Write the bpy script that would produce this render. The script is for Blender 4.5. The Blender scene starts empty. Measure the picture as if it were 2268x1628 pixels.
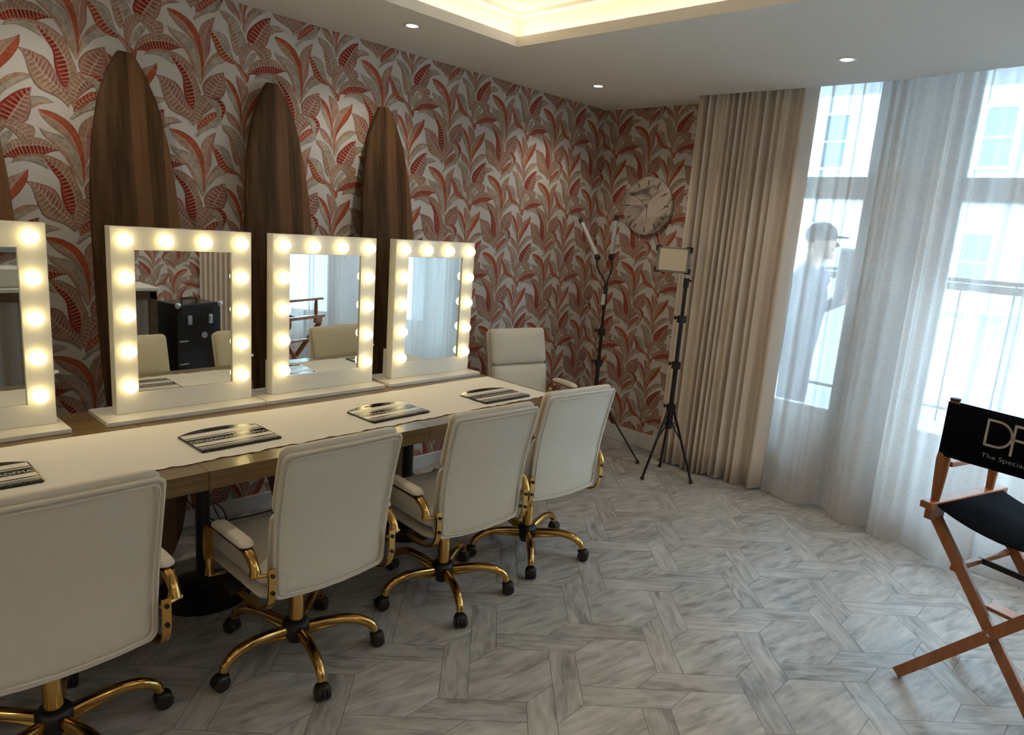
import bpy, bmesh, math, random
from mathutils import Vector, Matrix
PI = math.pi
random.seed(7)
C = bpy.context.scene.collection
sc = bpy.context.scene

# ------------------------------------------------------------------ camera
CX, CY, CH, YAW, PITCH, ROLL, FPX = -4.46418, -3.3427, 1.58485, 0.82515, 0.1994, 0.07399, 1534.72
fw = Vector((math.sin(YAW)*math.cos(PITCH), math.cos(YAW)*math.cos(PITCH), -math.sin(PITCH)))
r0 = Vector((math.cos(YAW), -math.sin(YAW), 0)); u0 = r0.cross(fw)
rt = r0*math.cos(ROLL) + u0*math.sin(ROLL); up = -r0*math.sin(ROLL) + u0*math.cos(ROLL)
cam_d = bpy.data.cameras.new('camera'); cam = bpy.data.objects.new('camera', cam_d); C.objects.link(cam)
cam_d.sensor_width = 36; cam_d.lens = FPX/2268*36; cam_d.clip_start = .05; cam_d.clip_end = 200
cam.matrix_world = Matrix(((rt.x, up.x, -fw.x, CX), (rt.y, up.y, -fw.y, CY), (rt.z, up.z, -fw.z, CH), (0, 0, 0, 1)))
sc.camera = cam

# ------------------------------------------------------------------ world, exposure
SKY = 21.5
BULB = 3.2
w = bpy.data.worlds.new('overcast_sky'); sc.world = w; w.use_nodes = True
nt = w.node_tree; nt.nodes.clear()
wo = nt.nodes.new('ShaderNodeOutputWorld'); bg = nt.nodes.new('ShaderNodeBackground')
tc = nt.nodes.new('ShaderNodeTexCoord'); sx = nt.nodes.new('ShaderNodeSeparateXYZ'); cr = nt.nodes.new('ShaderNodeValToRGB')
nt.links.new(tc.outputs['Generated'], sx.inputs[0]); nt.links.new(sx.outputs['Z'], cr.inputs[0])
cr.color_ramp.elements[0].position = 0.0; cr.color_ramp.elements[0].color = (.55, .76, .97, 1)
cr.color_ramp.elements[1].position = 1.0; cr.color_ramp.elements[1].color = (.54, .74, 1.0, 1)
nt.links.new(cr.outputs[0], bg.inputs['Color']); bg.inputs['Strength'].default_value = SKY
nt.links.new(bg.outputs[0], wo.inputs[0])
vs = sc.view_settings
sc.display_settings.display_device = 'sRGB'
vs.view_transform = 'Standard'; vs.look = 'None'; vs.gamma = 1; vs.exposure = 0.82; vs.use_curve_mapping = False
try:
    cy = sc.cycles
    cy.use_light_tree = False; cy.max_bounces = 6; cy.diffuse_bounces = 4; cy.glossy_bounces = 4; cy.transmission_bounces = 6; cy.transparent_max_bounces = 16
    cy.caustics_reflective = False; cy.caustics_refractive = False; cy.sample_clamp_indirect = 6
    cy.use_denoising = True; cy.use_adaptive_sampling = True; cy.adaptive_threshold = .08
except Exception:
    pass

# ------------------------------------------------------------------ material helpers
def N(nt, t, **k):
    n = nt.nodes.new(t)
    for a, b in k.items(): setattr(n, a, b)
    return n
def newmat(name):
    m = bpy.data.materials.new(name); m.use_nodes = True
    return m, m.node_tree, m.node_tree.nodes['Principled BSDF']
def math_(nt, op, a, b=None, c=None, clamp=False):
    n = N(nt, 'ShaderNodeMath', operation=op); n.use_clamp = clamp
    for i, x in enumerate((a, b, c)):
        if x is None: continue
        if isinstance(x, (int, float)): n.inputs[i].default_value = x
        else: nt.links.new(x, n.inputs[i])
    return n.outputs[0]
def mix(nt, f, a, b, blend='MIX'):
    n = N(nt, 'ShaderNodeMix', data_type='RGBA', blend_type=blend)
    for s, x in ((n.inputs[0], f), (n.inputs[6], a), (n.inputs[7], b)):
        if isinstance(x, (int, float)): s.default_value = x
        elif isinstance(x, tuple): s.default_value = (*x, 1)
        else: nt.links.new(x, s)
    return n.outputs[2]
def plain(name, col, rough=.5, metal=0.0, spec=.5, nscale=0, namt=.12, bump=0, bscale=None, coat=0, sheen=0, stretch=(1, 1, 1), detail=4):
    m, nt, p = newmat(name)
    p.inputs['Roughness'].default_value = rough; p.inputs['Metallic'].default_value = metal
    p.inputs['Specular IOR Level'].default_value = spec
    p.inputs['Coat Weight'].default_value = coat; p.inputs['Sheen Weight'].default_value = sheen
    tc = N(nt, 'ShaderNodeTexCoord'); mp = N(nt, 'ShaderNodeMapping'); mp.inputs['Scale'].default_value = stretch
    nt.links.new(tc.outputs['Object'], mp.inputs[0])
    n = N(nt, 'ShaderNodeTexNoise'); n.inputs['Scale'].default_value = nscale or 20; n.inputs['Detail'].default_value = detail
    nt.links.new(mp.outputs[0], n.inputs['Vector'])
    a = namt if nscale else .03
    lo = tuple(max(0, c*(1-a)) for c in col); hi = tuple(min(1, c*(1+a)) for c in col)
    nt.links.new(mix(nt, n.outputs[0], lo, hi), p.inputs['Base Color'])
    if bump:
        b = N(nt, 'ShaderNodeBump'); b.inputs['Strength'].default_value = bump; b.inputs['Distance'].default_value = .002
        n2 = N(nt, 'ShaderNodeTexNoise'); n2.inputs['Scale'].default_value = bscale or 300; nt.links.new(mp.outputs[0], n2.inputs['Vector'])
        nt.links.new(n2.outputs[0], b.inputs['Height']); nt.links.new(b.outputs[0], p.inputs['Normal'])
    return m
def glow(name, col, strength):
    m = bpy.data.materials.new(name); m.use_nodes = True; nt = m.node_tree; nt.nodes.clear()
    o = N(nt, 'ShaderNodeOutputMaterial'); e = N(nt, 'ShaderNodeEmission'); e.inputs[0].default_value = (*col, 1); e.inputs[1].default_value = strength
    nt.links.new(e.outputs[0], o.inputs[0]); return m
def wood(name, dark, light, axis='Z', scale=6, rough=.45, board=0, coat=0.0, spec=.5):
    """long grain along one object axis, optional glued boards across X"""
    m, nt, p = newmat(name)
    p.inputs['Roughness'].default_value = rough; p.inputs['Coat Weight'].default_value = coat; p.inputs['Specular IOR Level'].default_value = spec
    tc = N(nt, 'ShaderNodeTexCoord'); mp = N(nt, 'ShaderNodeMapping')
    s = {'X': (.12, 1.6, 1.6), 'Y': (1.6, .12, 1.6), 'Z': (1.6, 1.6, .12)}[axis]
    mp.inputs['Scale'].default_value = s; nt.links.new(tc.outputs['Object'], mp.inputs[0])
    n1 = N(nt, 'ShaderNodeTexNoise'); n1.inputs['Scale'].default_value = scale; n1.inputs['Detail'].default_value = 6; n1.inputs['Distortion'].default_value = 1.2
    n2 = N(nt, 'ShaderNodeTexNoise'); n2.inputs['Scale'].default_value = scale*9; n2.inputs['Detail'].default_value = 3
    nt.links.new(mp.outputs[0], n1.inputs[0]); nt.links.new(mp.outputs[0], n2.inputs[0])
    f = math_(nt, 'ADD', math_(nt, 'MULTIPLY', n1.outputs[0], .7), math_(nt, 'MULTIPLY', n2.outputs[0], .35))
    if board:
        sp = N(nt, 'ShaderNodeSeparateXYZ'); nt.links.new(tc.outputs['Object'], sp.inputs[0])
        wn = N(nt, 'ShaderNodeTexWhiteNoise', noise_dimensions='1D')
        nt.links.new(math_(nt, 'FLOOR', math_(nt, 'MULTIPLY', sp.outputs['X' if axis != 'X' else 'Y'], 1/board)), wn.inputs['W'])
        f = math_(nt, 'ADD', f, math_(nt, 'MULTIPLY', math_(nt, 'SUBTRACT', wn.outputs[0], .5), .35))
    r = N(nt, 'ShaderNodeValToRGB'); r.color_ramp.elements[0].position = .25; r.color_ramp.elements[0].color = (*dark, 1)
    r.color_ramp.elements[1].position = .8; r.color_ramp.elements[1].color = (*light, 1)
    nt.links.new(f, r.inputs[0]); nt.links.new(r.outputs[0], p.inputs['Base Color'])
    b = N(nt, 'ShaderNodeBump'); b.inputs['Strength'].default_value = .15; b.inputs['Distance'].default_value = .002
    nt.links.new(f, b.inputs['Height']); nt.links.new(b.outputs[0], p.inputs['Normal'])
    return m

M = {}
M['cream'] = plain('cream_fabric', (.72, .67, .57), .85, nscale=60, namt=.05, bump=.25, bscale=500, sheen=.25, spec=.2)
M['gold'] = plain('polished_gold', (.64, .40, .13), .15, 1.0, nscale=30, namt=.06)
M['black'] = plain('black_plastic', (.012, .012, .013), .45, nscale=40, namt=.2)
M['blackmetal'] = plain('black_painted_metal', (.012, .012, .012), .35, nscale=40, namt=.2)
M['whitegloss'] = plain('white_lacquer', (.80, .79, .76), .22, nscale=5, namt=.02)
M['whitepaint'] = plain('white_paint', (.72, .72, .71), .6, nscale=4, namt=.03, spec=.3)
M['ceiling'] = plain('matt_ceiling_paint', (.88, .87, .84), .9, nscale=3, namt=.02, spec=.2)
M['mirror'] = plain('silvered_glass', (.84, .88, .87), .012, 1.0)
M['bulb'] = glow('lit_bulb_glass', (1.0, .79, .34), BULB)
M['lamp'] = glow('lit_downlight', (1.0, .95, .85), 9)
M['cove'] = glow('warm_led_strip', (1.0, .76, .46), 5.6)
M['board'] = wood('dark_mango_wood', (.040, .021, .009), (.22, .112, .046), 'Z', 5, .6, board=.062, spec=.18)
M['table'] = wood('table_oak', (.088, .054, .021), (.27, .172, .074), 'X', 5, .30, coat=.25)
M['runner'] = plain('paper_runner', (.80, .77, .72), .75, nscale=7, namt=.03, bump=.5, bscale=28, spec=.25)
M['mark'] = plain('dark_mark', (.05, .035, .03), .4)
M['dirwood'] = wood('orange_beech', (.26, .085, .025), (.48, .19, .065), 'Z', 8, .32, coat=.3)
M['canvas'] = plain('black_canvas', (.004, .0055, .010), .9, nscale=80, namt=.3, bump=.4, bscale=400, spec=.06)
M['print'] = plain('silver_print', (.55, .53, .50), .5)
M['drape'] = plain('beige_drape', (.78, .69, .61), .9, nscale=120, namt=.05, bump=.2, bscale=600, spec=.15)
M['steel'] = plain('brushed_steel', (.55, .57, .6), .28, 1.0, nscale=50, namt=.06)
M['diffuser'] = plain('led_diffuser', (.80, .72, .56), .4, nscale=200, namt=.04)
M['stone'] = plain('pale_street_stone', (.34, .345, .33), .9, nscale=2.2, namt=.22, stretch=(1, 1, 2.5), detail=8)
M['darkglass'] = plain('dark_window_glass', (.10, .16, .20), .1)
M['asphalt'] = plain('grey_paving', (.12, .125, .13), .9, nscale=6, namt=.15)
M['wallwood'] = wood('brown_frame_wood', (.05, .028, .014), (.15, .085, .045), 'X', 6, .4)
M['teal'] = plain('teal_grey_panel', (.22, .30, .30), .3, nscale=3, namt=.1)

def marble():
    m, nt, p = newmat('veined_marble'); p.inputs['Roughness'].default_value = .4
    tc = N(nt, 'ShaderNodeTexCoord'); mp = N(nt, 'ShaderNodeMapping'); mp.vector_type = 'TEXTURE'; mp.inputs['Rotation'].default_value = (-.64, 0, 0); mp.inputs['Scale'].default_value = (1, 1.1, .36)
    n = N(nt, 'ShaderNodeTexNoise'); n.inputs['Scale'].default_value = 4.6; n.inputs['Detail'].default_value = 9; n.inputs['Roughness'].default_value = .62; n.inputs['Distortion'].default_value = .9
    nt.links.new(tc.outputs['Object'], mp.inputs[0]); nt.links.new(mp.outputs[0], n.inputs[0])
    r = N(nt, 'ShaderNodeValToRGB'); e = r.color_ramp.elements
    e[0].position = .36; e[0].color = (.15, .125, .115, 1); e[1].position = .56; e[1].color = (.64, .56, .49, 1)
    e.new(.45).color = (.46, .40, .35, 1)
    nt.links.new(n.outputs[0], r.inputs[0]); nt.links.new(r.outputs[0], p.inputs['Base Color']); return m
M['marble'] = marble()

def sheer_mat():
    m = bpy.data.materials.new('sheer_linen'); m.use_nodes = True; nt = m.node_tree; nt.nodes.clear()
    o = N(nt, 'ShaderNodeOutputMaterial'); t = N(nt, 'ShaderNodeBsdfTransparent'); tl = N(nt, 'ShaderNodeBsdfTranslucent'); d = N(nt, 'ShaderNodeBsdfDiffuse')
    tc = N(nt, 'ShaderNodeTexCoord'); mp = N(nt, 'ShaderNodeMapping'); mp.inputs['Scale'].default_value = (60, 60, 350)
    n = N(nt, 'ShaderNodeTexNoise'); n.inputs['Scale'].default_value = 1.0; n.inputs['Detail'].default_value = 3
    nt.links.new(tc.outputs['Object'], mp.inputs[0]); nt.links.new(mp.outputs[0], n.inputs[0])
    col = mix(nt, n.outputs[0], (.68, .61, .57), (.86, .79, .74))
    nt.links.new(col, tl.inputs[0]); nt.links.new(col, d.inputs[0])
    m1 = N(nt, 'ShaderNodeMixShader'); m1.inputs[0].default_value = .52
    nt.links.new(tl.outputs[0], m1.inputs[1]); nt.links.new(d.outputs[0], m1.inputs[2])
    m2 = N(nt, 'ShaderNodeMixShader')
    # open weave: more see-through face on, denser where the cloth turns edge on
    lw = N(nt, 'ShaderNodeLayerWeight'); lw.inputs[0].default_value = .35
    f = math_(nt, 'ADD', math_(nt, 'MULTIPLY', lw.outputs["Facing"], .24), .75)
    f = math_(nt, 'ADD', f, math_(nt, 'MULTIPLY', math_(nt, 'SUBTRACT', n.outputs[0], .5), .25), clamp=True)
    nt.links.new(f, m2.inputs[0]); nt.links.new(t.outputs[0], m2.inputs[1]); nt.links.new(m1.outputs[0], m2.inputs[2])
    nt.links.new(m2.outputs[0], o.inputs[0]); return m
M['sheer'] = sheer_mat()

def pane_mat():
    m = bpy.data.materials.new('window_glass'); m.use_nodes = True; nt = m.node_tree; nt.nodes.clear()
    o = N(nt, 'ShaderNodeOutputMaterial'); t = N(nt, 'ShaderNodeBsdfTransparent'); g = N(nt, 'ShaderNodeBsdfGlossy'); g.inputs['Roughness'].default_value = .02
    t.inputs[0].default_value = (.92, .97, .96, 1); fr = N(nt, 'ShaderNodeFresnel'); fr.inputs[0].default_value = 1.35
    mx = N(nt, 'ShaderNodeMixShader'); nt.links.new(fr.outputs[0], mx.inputs[0]); nt.links.new(t.outputs[0], mx.inputs[1]); nt.links.new(g.outputs[0], mx.inputs[2])
    nt.links.new(mx.outputs[0], o.inputs[0]); return m
M['pane'] = pane_mat()

def leaf_mat():
    m, nt, p = newmat('printed_leaves'); p.inputs['Roughness'].default_value = .75; p.inputs['Specular IOR Level'].default_value = .25
    uv = N(nt, 'ShaderNodeUVMap', uv_map='leaf'); s = N(nt, 'ShaderNodeSeparateXYZ'); nt.links.new(uv.outputs[0], s.inputs[0])
    ph, v = s.outputs[0], s.outputs[1]
    tint = N(nt, 'ShaderNodeVertexColor', layer_name='tint')
    vein = N(nt, 'ShaderNodeAttribute', attribute_name='vein')
    geo = N(nt, 'ShaderNodeNewGeometry')
    n = N(nt, 'ShaderNodeTexNoise'); n.inputs['Scale'].default_value = 55; n.inputs['Detail'].default_value = 3
    nt.links.new(geo.outputs['Position'], n.inputs[0])
    n2 = N(nt, 'ShaderNodeTexNoise'); n2.inputs['Scale'].default_value = 16; nt.links.new(geo.outputs['Position'], n2.inputs[0])
    mot = math_(nt, 'ADD', math_(nt, 'MULTIPLY', n.outputs[0], 1.15), math_(nt, 'MULTIPLY', n2.outputs[0], .75))
    col = mix(nt, 1.0, tint.outputs[0], mot, 'MULTIPLY')
    # stripes between the side veins
    fr = math_(nt, 'FRACT', math_(nt, 'ADD', ph, math_(nt, 'MULTIPLY', n2.outputs[0], .35)))
    tri = math_(nt, 'ABSOLUTE', math_(nt, 'SUBTRACT', fr, .5))
    def step(x, a, b):
        k = N(nt, 'ShaderNodeMapRange', interpolation_type='SMOOTHSTEP'); nt.links.new(x, k.inputs[0]); k.inputs[1].default_value = a; k.inputs[2].default_value = b
        return k.outputs[0]
    line = step(tri, .13, .05)
    inner = math_(nt, 'MULTIPLY', step(v, .98, .62), 1.0)
    vmask = math_(nt, 'MULTIPLY', math_(nt, 'MULTIPLY', line, inner), vein.outputs['Fac'])
    dark = math_(nt, 'MULTIPLY', math_(nt, 'MULTIPLY', step(tri, .2, .42), step(v, .85, .35)), math_(nt, 'MULTIPLY', vein.outputs['Fac'], .75))
    col = mix(nt, dark, col, mix(nt, 1.0, col, (.38, .26, .26), 'MULTIPLY'))
    col = mix(nt, math_(nt, 'MULTIPLY', vmask, .85), col, (.60, .47, .39))
    col = mix(nt, math_(nt, 'MULTIPLY', step(v, .10, .04), .6), col, (.60, .45, .36))
    col = mix(nt, math_(nt, 'MULTIPLY', step(v, .85, .98), .65), col, mix(nt, 1.0, tint.outputs[0], (.42, .32, .32), 'MULTIPLY'))
    nt.links.new(col, p.inputs['Base Color']); return m
M['leaf'] = leaf_mat()
M['paper'] = plain('wallpaper_ground', (.63, .605, .58), .8, nscale=150, namt=.04, bump=.15, bscale=400, spec=.25)

def floor_mat():
    m, nt, p = newmat('grey_oak_parquet')
    uv = N(nt, 'ShaderNodeUVMap', uv_map='grain'); rn = N(nt, 'ShaderNodeAttribute', attribute_name='rnd')
    mp = N(nt, 'ShaderNodeMapping'); mp.inputs['Scale'].default_value = (7, 38, 1); nt.links.new(uv.outputs[0], mp.inputs[0])
    n1 = N(nt, 'ShaderNodeTexNoise'); n1.inputs['Scale'].default_value = 1; n1.inputs['Detail'].default_value = 7; n1.inputs['Roughness'].default_value = .62; n1.inputs['Distortion'].default_value = .8
    nt.links.new(mp.outputs[0], n1.inputs[0])
    mp2 = N(nt, 'ShaderNodeMapping'); mp2.inputs['Scale'].default_value = (4, 12, 1); nt.links.new(uv.outputs[0], mp2.inputs[0])
    n2 = N(nt, 'ShaderNodeTexNoise'); n2.inputs['Scale'].default_value = 1; n2.inputs['Detail'].default_value = 5; n2.inputs['Distortion'].default_value = 1.5; nt.links.new(mp2.outputs[0], n2.inputs[0])
    f = math_(nt, 'ADD', math_(nt, 'MULTIPLY', n1.outputs[0], .62), math_(nt, 'MULTIPLY', n2.outputs[0], .5))
    f = math_(nt, 'ADD', f, math_(nt, 'MULTIPLY', rn.outputs['Fac'], .10))
    r = N(nt, 'ShaderNodeValToRGB'); e = r.color_ramp.elements
    e[0].position = .38; e[0].color = (.21, .203, .193, 1); e[1].position = .72; e[1].color = (.56, .545, .52, 1); e.new(.54).color = (.40, .39, .372, 1)
    nt.links.new(f, r.inputs[0]); nt.links.new(r.outputs[0], p.inputs['Base Color'])
    p.inputs['Roughness'].default_value = .36; p.inputs['Specular IOR Level'].default_value = .5
    b = N(nt, 'ShaderNodeBump'); b.inputs['Strength'].default_value = .12; b.inputs['Distance'].default_value = .001
    nt.links.new(f, b.inputs['Height']); nt.links.new(b.outputs[0], p.inputs['Normal'])
    return m
M['floor'] = floor_mat(); M['gap'] = plain('floor_joint', (.10, .10, .10), .7)

# ------------------------------------------------------------------ mesh helpers
class MB:
    def __init__(s): s.v = []; s.f = []; s.m = []
    def add(s, vs, fs, mi=0):
        o = len(s.v); s.v += [tuple(v) for v in vs]; s.f += [tuple(i+o for i in f) for f in fs]; s.m += [mi]*len(fs)
    def box(s, x0, x1, y0, y1, z0, z1, mi=0, mat=None):
        vs = [Vector(p) for p in ((x0,y0,z0),(x1,y0,z0),(x1,y1,z0),(x0,y1,z0),(x0,y0,z1),(x1,y0,z1),(x1,y1,z1),(x0,y1,z1))]
        if mat: vs = [mat @ v for v in vs]
        s.add(vs, [(0,3,2,1),(4,5,6,7),(0,1,5,4),(1,2,6,5),(2,3,7,6),(3,0,4,7)], mi); return s
    def tube(s, pts, r, n=10, mi=0, flat=1.0, closed=False, upv=None):
        """tube along points; r a number or list; flat squashes the second cross axis"""
        P = [Vector(p) for p in pts]; k = len(P); R = r if isinstance(r, (list, tuple)) else [r]*k
        vs = []; prev = None
        for i, p in enumerate(P):
            if closed: d = P[(i+1) % k]-P[i-1]
            else: d = P[min(i+1, k-1)]-P[max(i-1, 0)]
            d.normalize()
            if upv is not None: a = Vector(upv)
            elif prev is None: a = Vector((0,0,1)) if abs(d.z) < .9 else Vector((1,0,0))
            else: a = prev
            a = (a-d*a.dot(d)); a.normalize(); b = d.cross(a); prev = a
            for j in range(n):
                t = 2*PI*j/n; vs.append(p+a*math.cos(t)*R[i]*flat+b*math.sin(t)*R[i])
        fs = []
        for i in range(k if closed else k-1):
            q = (i+1) % k
            for j in range(n): fs.append((i*n+j, i*n+(j+1) % n, q*n+(j+1) % n, q*n+j))
        if not closed: fs.append(tuple(range(n))[::-1]); fs.append(tuple((k-1)*n+j for j in range(n)))
        s.add(vs, fs, mi); return s
    def cyl(s, a, b, r0, r1=None, n=20, mi=0):
        return s.tube([a, b], [r0, r0 if r1 is None else r1], n, mi)
    def lathe(s, prof, n=32, o=(0,0,0), axis='Z', mi=0):
        vs = []; fs = []
        for (r, h) in prof:
            for j in range(n):
                t = 2*PI*j/n; x, y = r*math.cos(t), r*math.sin(t)
                p = {'Z': (x, y, h), 'Y': (x, h, y), 'X': (h, x, y)}[axis]
                vs.append((p[0]+o[0], p[1]+o[1], p[2]+o[2]))
        for i in range(len(prof)-1):
            for j in range(n): fs.append((i*n+j, i*n+(j+1) % n, (i+1)*n+(j+1) % n, (i+1)*n+j))
        fs.append(tuple(range(n))[::-1]); fs.append(tuple((len(prof)-1)*n+j for j in range(n)))
        s.add(vs, fs, mi); return s
    def sphere(s, c, r, n=16, m=10, mi=0, sc_=(1,1,1)):
        prof = [(max(1e-4, r*math.sin(PI*i/m)), -r*math.cos(PI*i/m)) for i in range(m+1)]
        k = len(s.v); s.lathe(prof, n, (0,0,0), 'Z', mi)
        for i in range(k, len(s.v)):
            v = s.v[i]; s.v[i] = (v[0]*sc_[0]+c[0], v[1]*sc_[1]+c[1], v[2]*sc_[2]+c[2])
        return s
    def prism(s, poly, fn0, fn1, mi=0):
        """polygon (2d list) between two mappings"""
        n = len(poly); vs = [fn0(*p) for p in poly]+[fn1(*p) for p in poly]
        fs = [tuple(range(n))[::-1], tuple(range(n, 2*n))]+[(i, (i+1) % n, n+(i+1) % n, n+i) for i in range(n)]
        s.add(vs, fs, mi); return s
    def pillow(s, outline, hf, hb, fn, rings=(.25,.5,.7,.84,.93,.98,1), p=2.6, mi=0):
        """outline: closed 2d points about 0; swells by hf in front and hb behind, placed by fn(a, b, h)"""
        n = len(outline); vs = []; fs = []
        cx = sum(q[0] for q in outline)/n; cz = sum(q[1] for q in outline)/n
        def H(t): return (max(0, 1-t**p))**.5
        vs.append(fn(cx, cz, hf)); vs.append(fn(cx, cz, -hb))
        idx = {}
        for side, h in ((0, hf), (1, -hb)):
            for k, t in enumerate(rings[:-1]):
                for j, (a, b) in enumerate(outline):
                    idx[side, k, j] = len(vs); vs.append(fn(cx+(a-cx)*t, cz+(b-cz)*t, h*H(t)))
        K = len(rings)-1
        for j, (a, b) in enumerate(outline):
            idx[0, K, j] = idx[1, K, j] = len(vs); vs.append(fn(a, b, 0))
        for side in (0, 1):
            for j in range(n):
                q = (j+1) % n
                f = (side, idx[side,0,j], idx[side,0,q]); fs.append(f if side == 0 else f[::-1])
                for k in range(K):
                    f = (idx[side,k,j], idx[side,k+1,j], idx[side,k+1,q], idx[side,k,q]); fs.append(f if side == 0 else f[::-1])
        s.add(vs, fs, mi); return s
    def build(s, name, mats, parent=None, smooth=True, bevel=0, bseg=2, subsurf=0, angle=40):
        me = bpy.data.meshes.new(name); me.from_pydata(s.v, [], s.f)
        mats = mats if isinstance(mats, (list, tuple)) else [mats]
        for m in mats: me.materials.append(M[m] if isinstance(m, str) else m)
        me.polygons.foreach_set('material_index', s.m)
        bm = bmesh.new(); bm.from_mesh(me); bmesh.ops.recalc_face_normals(bm, faces=bm.faces); bm.to_mesh(me); bm.free()
        if smooth:
            me.polygons.foreach_set('use_smooth', [True]*len(me.polygons))
            me.set_sharp_from_angle(angle=math.radians(angle))
        o = bpy.data.objects.new(name, me); C.objects.link(o)
        if parent: o.parent = parent
        if bevel:
            b = o.modifiers.new('bevel', 'BEVEL'); b.width = bevel; b.segments = bseg; b.limit_method = 'ANGLE'; b.angle_limit = math.radians(50)
            me.polygons.foreach_set('use_smooth', [True]*len(me.polygons)); b.harden_normals = True
        if subsurf:
            b = o.modifiers.new('subsurf', 'SUBSURF'); b.levels = b.render_levels = subsurf
        return o
def rrect(w, h, r, n=6, cx=0, cz=0, dens=5):
    pts = []
    cs = [(w/2-r, h/2-r, 0), (-w/2+r, h/2-r, 90), (-w/2+r, -h/2+r, 180), (w/2-r, -h/2+r, 270)]
    for i, (x, z, a) in enumerate(cs):
        for k in range(n+1):
            t = math.radians(a+90*k/n); pts.append((cx+x+r*math.cos(t), cz+z+r*math.sin(t)))
        x2, z2, a2 = cs[(i+1) % 4]; e = pts[-1]; t = math.radians(a2); s_ = (cx+x2+r*math.cos(t), cz+z2+r*math.sin(t))
        for k in range(1, dens): pts.append((e[0]+(s_[0]-e[0])*k/dens, e[1]+(s_[1]-e[1])*k/dens))
    return pts
def empty(name, loc=(0,0,0), rz=0):
    o = bpy.data.objects.new(name, None); C.objects.link(o); o.location = loc; o.rotation_euler = (0, 0, rz); o.empty_display_size = .1; return o
def tag(o, label=None, cat=None, group=None, kind=None):
    if label: o['label'] = label
    if cat: o['category'] = cat
    if group: o['group'] = group
    if kind: o['kind'] = kind
    return o
def thing(name, label, cat, loc=(0,0,0), rz=0, group=None): return tag(empty(name, loc, rz), label, cat, group)
def struct(o): o['kind'] = 'structure'; return o
CH_ = {}
def copy_tree(o, parent=None):
    kids = [c for c in list(o.children)]
    c = o.copy(); C.objects.link(c); c.parent = parent
    for k in kids: copy_tree(k, c)
    return c
def text_obj(s, size, name, mat, parent, mtx, width=None, extr=.0004, spacing=1.0, offs=0.0):
    cu = bpy.data.curves.new(name, 'FONT'); cu.body = s; cu.size = size; cu.extrude = extr; cu.space_character = spacing; cu.offset = offs
    o = bpy.data.objects.new(name, cu); C.objects.link(o)
    bpy.context.view_layer.update()
    me = bpy.data.meshes.new_from_object(o.evaluated_get(bpy.context.evaluated_depsgraph_get()))
    bpy.data.objects.remove(o); bpy.data.curves.remove(cu)
    xs = [v.co.x for v in me.vertices]; k = (width/(max(xs)-min(xs))) if width else 1
    me.transform(Matrix.Translation((-min(xs)*k, 0, 0)) @ Matrix.Diagonal((k, 1, 1, 1)))
    me.transform(mtx); me.materials.clear(); me.materials.append(M[mat]); me.name = name
    ob = bpy.data.objects.new(name, me); C.objects.link(ob); ob.parent = parent; return ob
def cr_pts(pts, n=8):
    P = [Vector(p) for p in pts]; P = [2*P[0]-P[1]]+P+[2*P[-1]-P[-2]]; out = []
    for i in range(1, len(P)-2):
        a, b, c, d = P[i-1:i+3]
        for k in range(n):
            t = k/n; out.append(.5*((2*b)+(c-a)*t+(2*a-5*b+4*c-d)*t*t+(3*b-a-3*c+d)*t**3))
    out.append(P[-2]); return out

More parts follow.
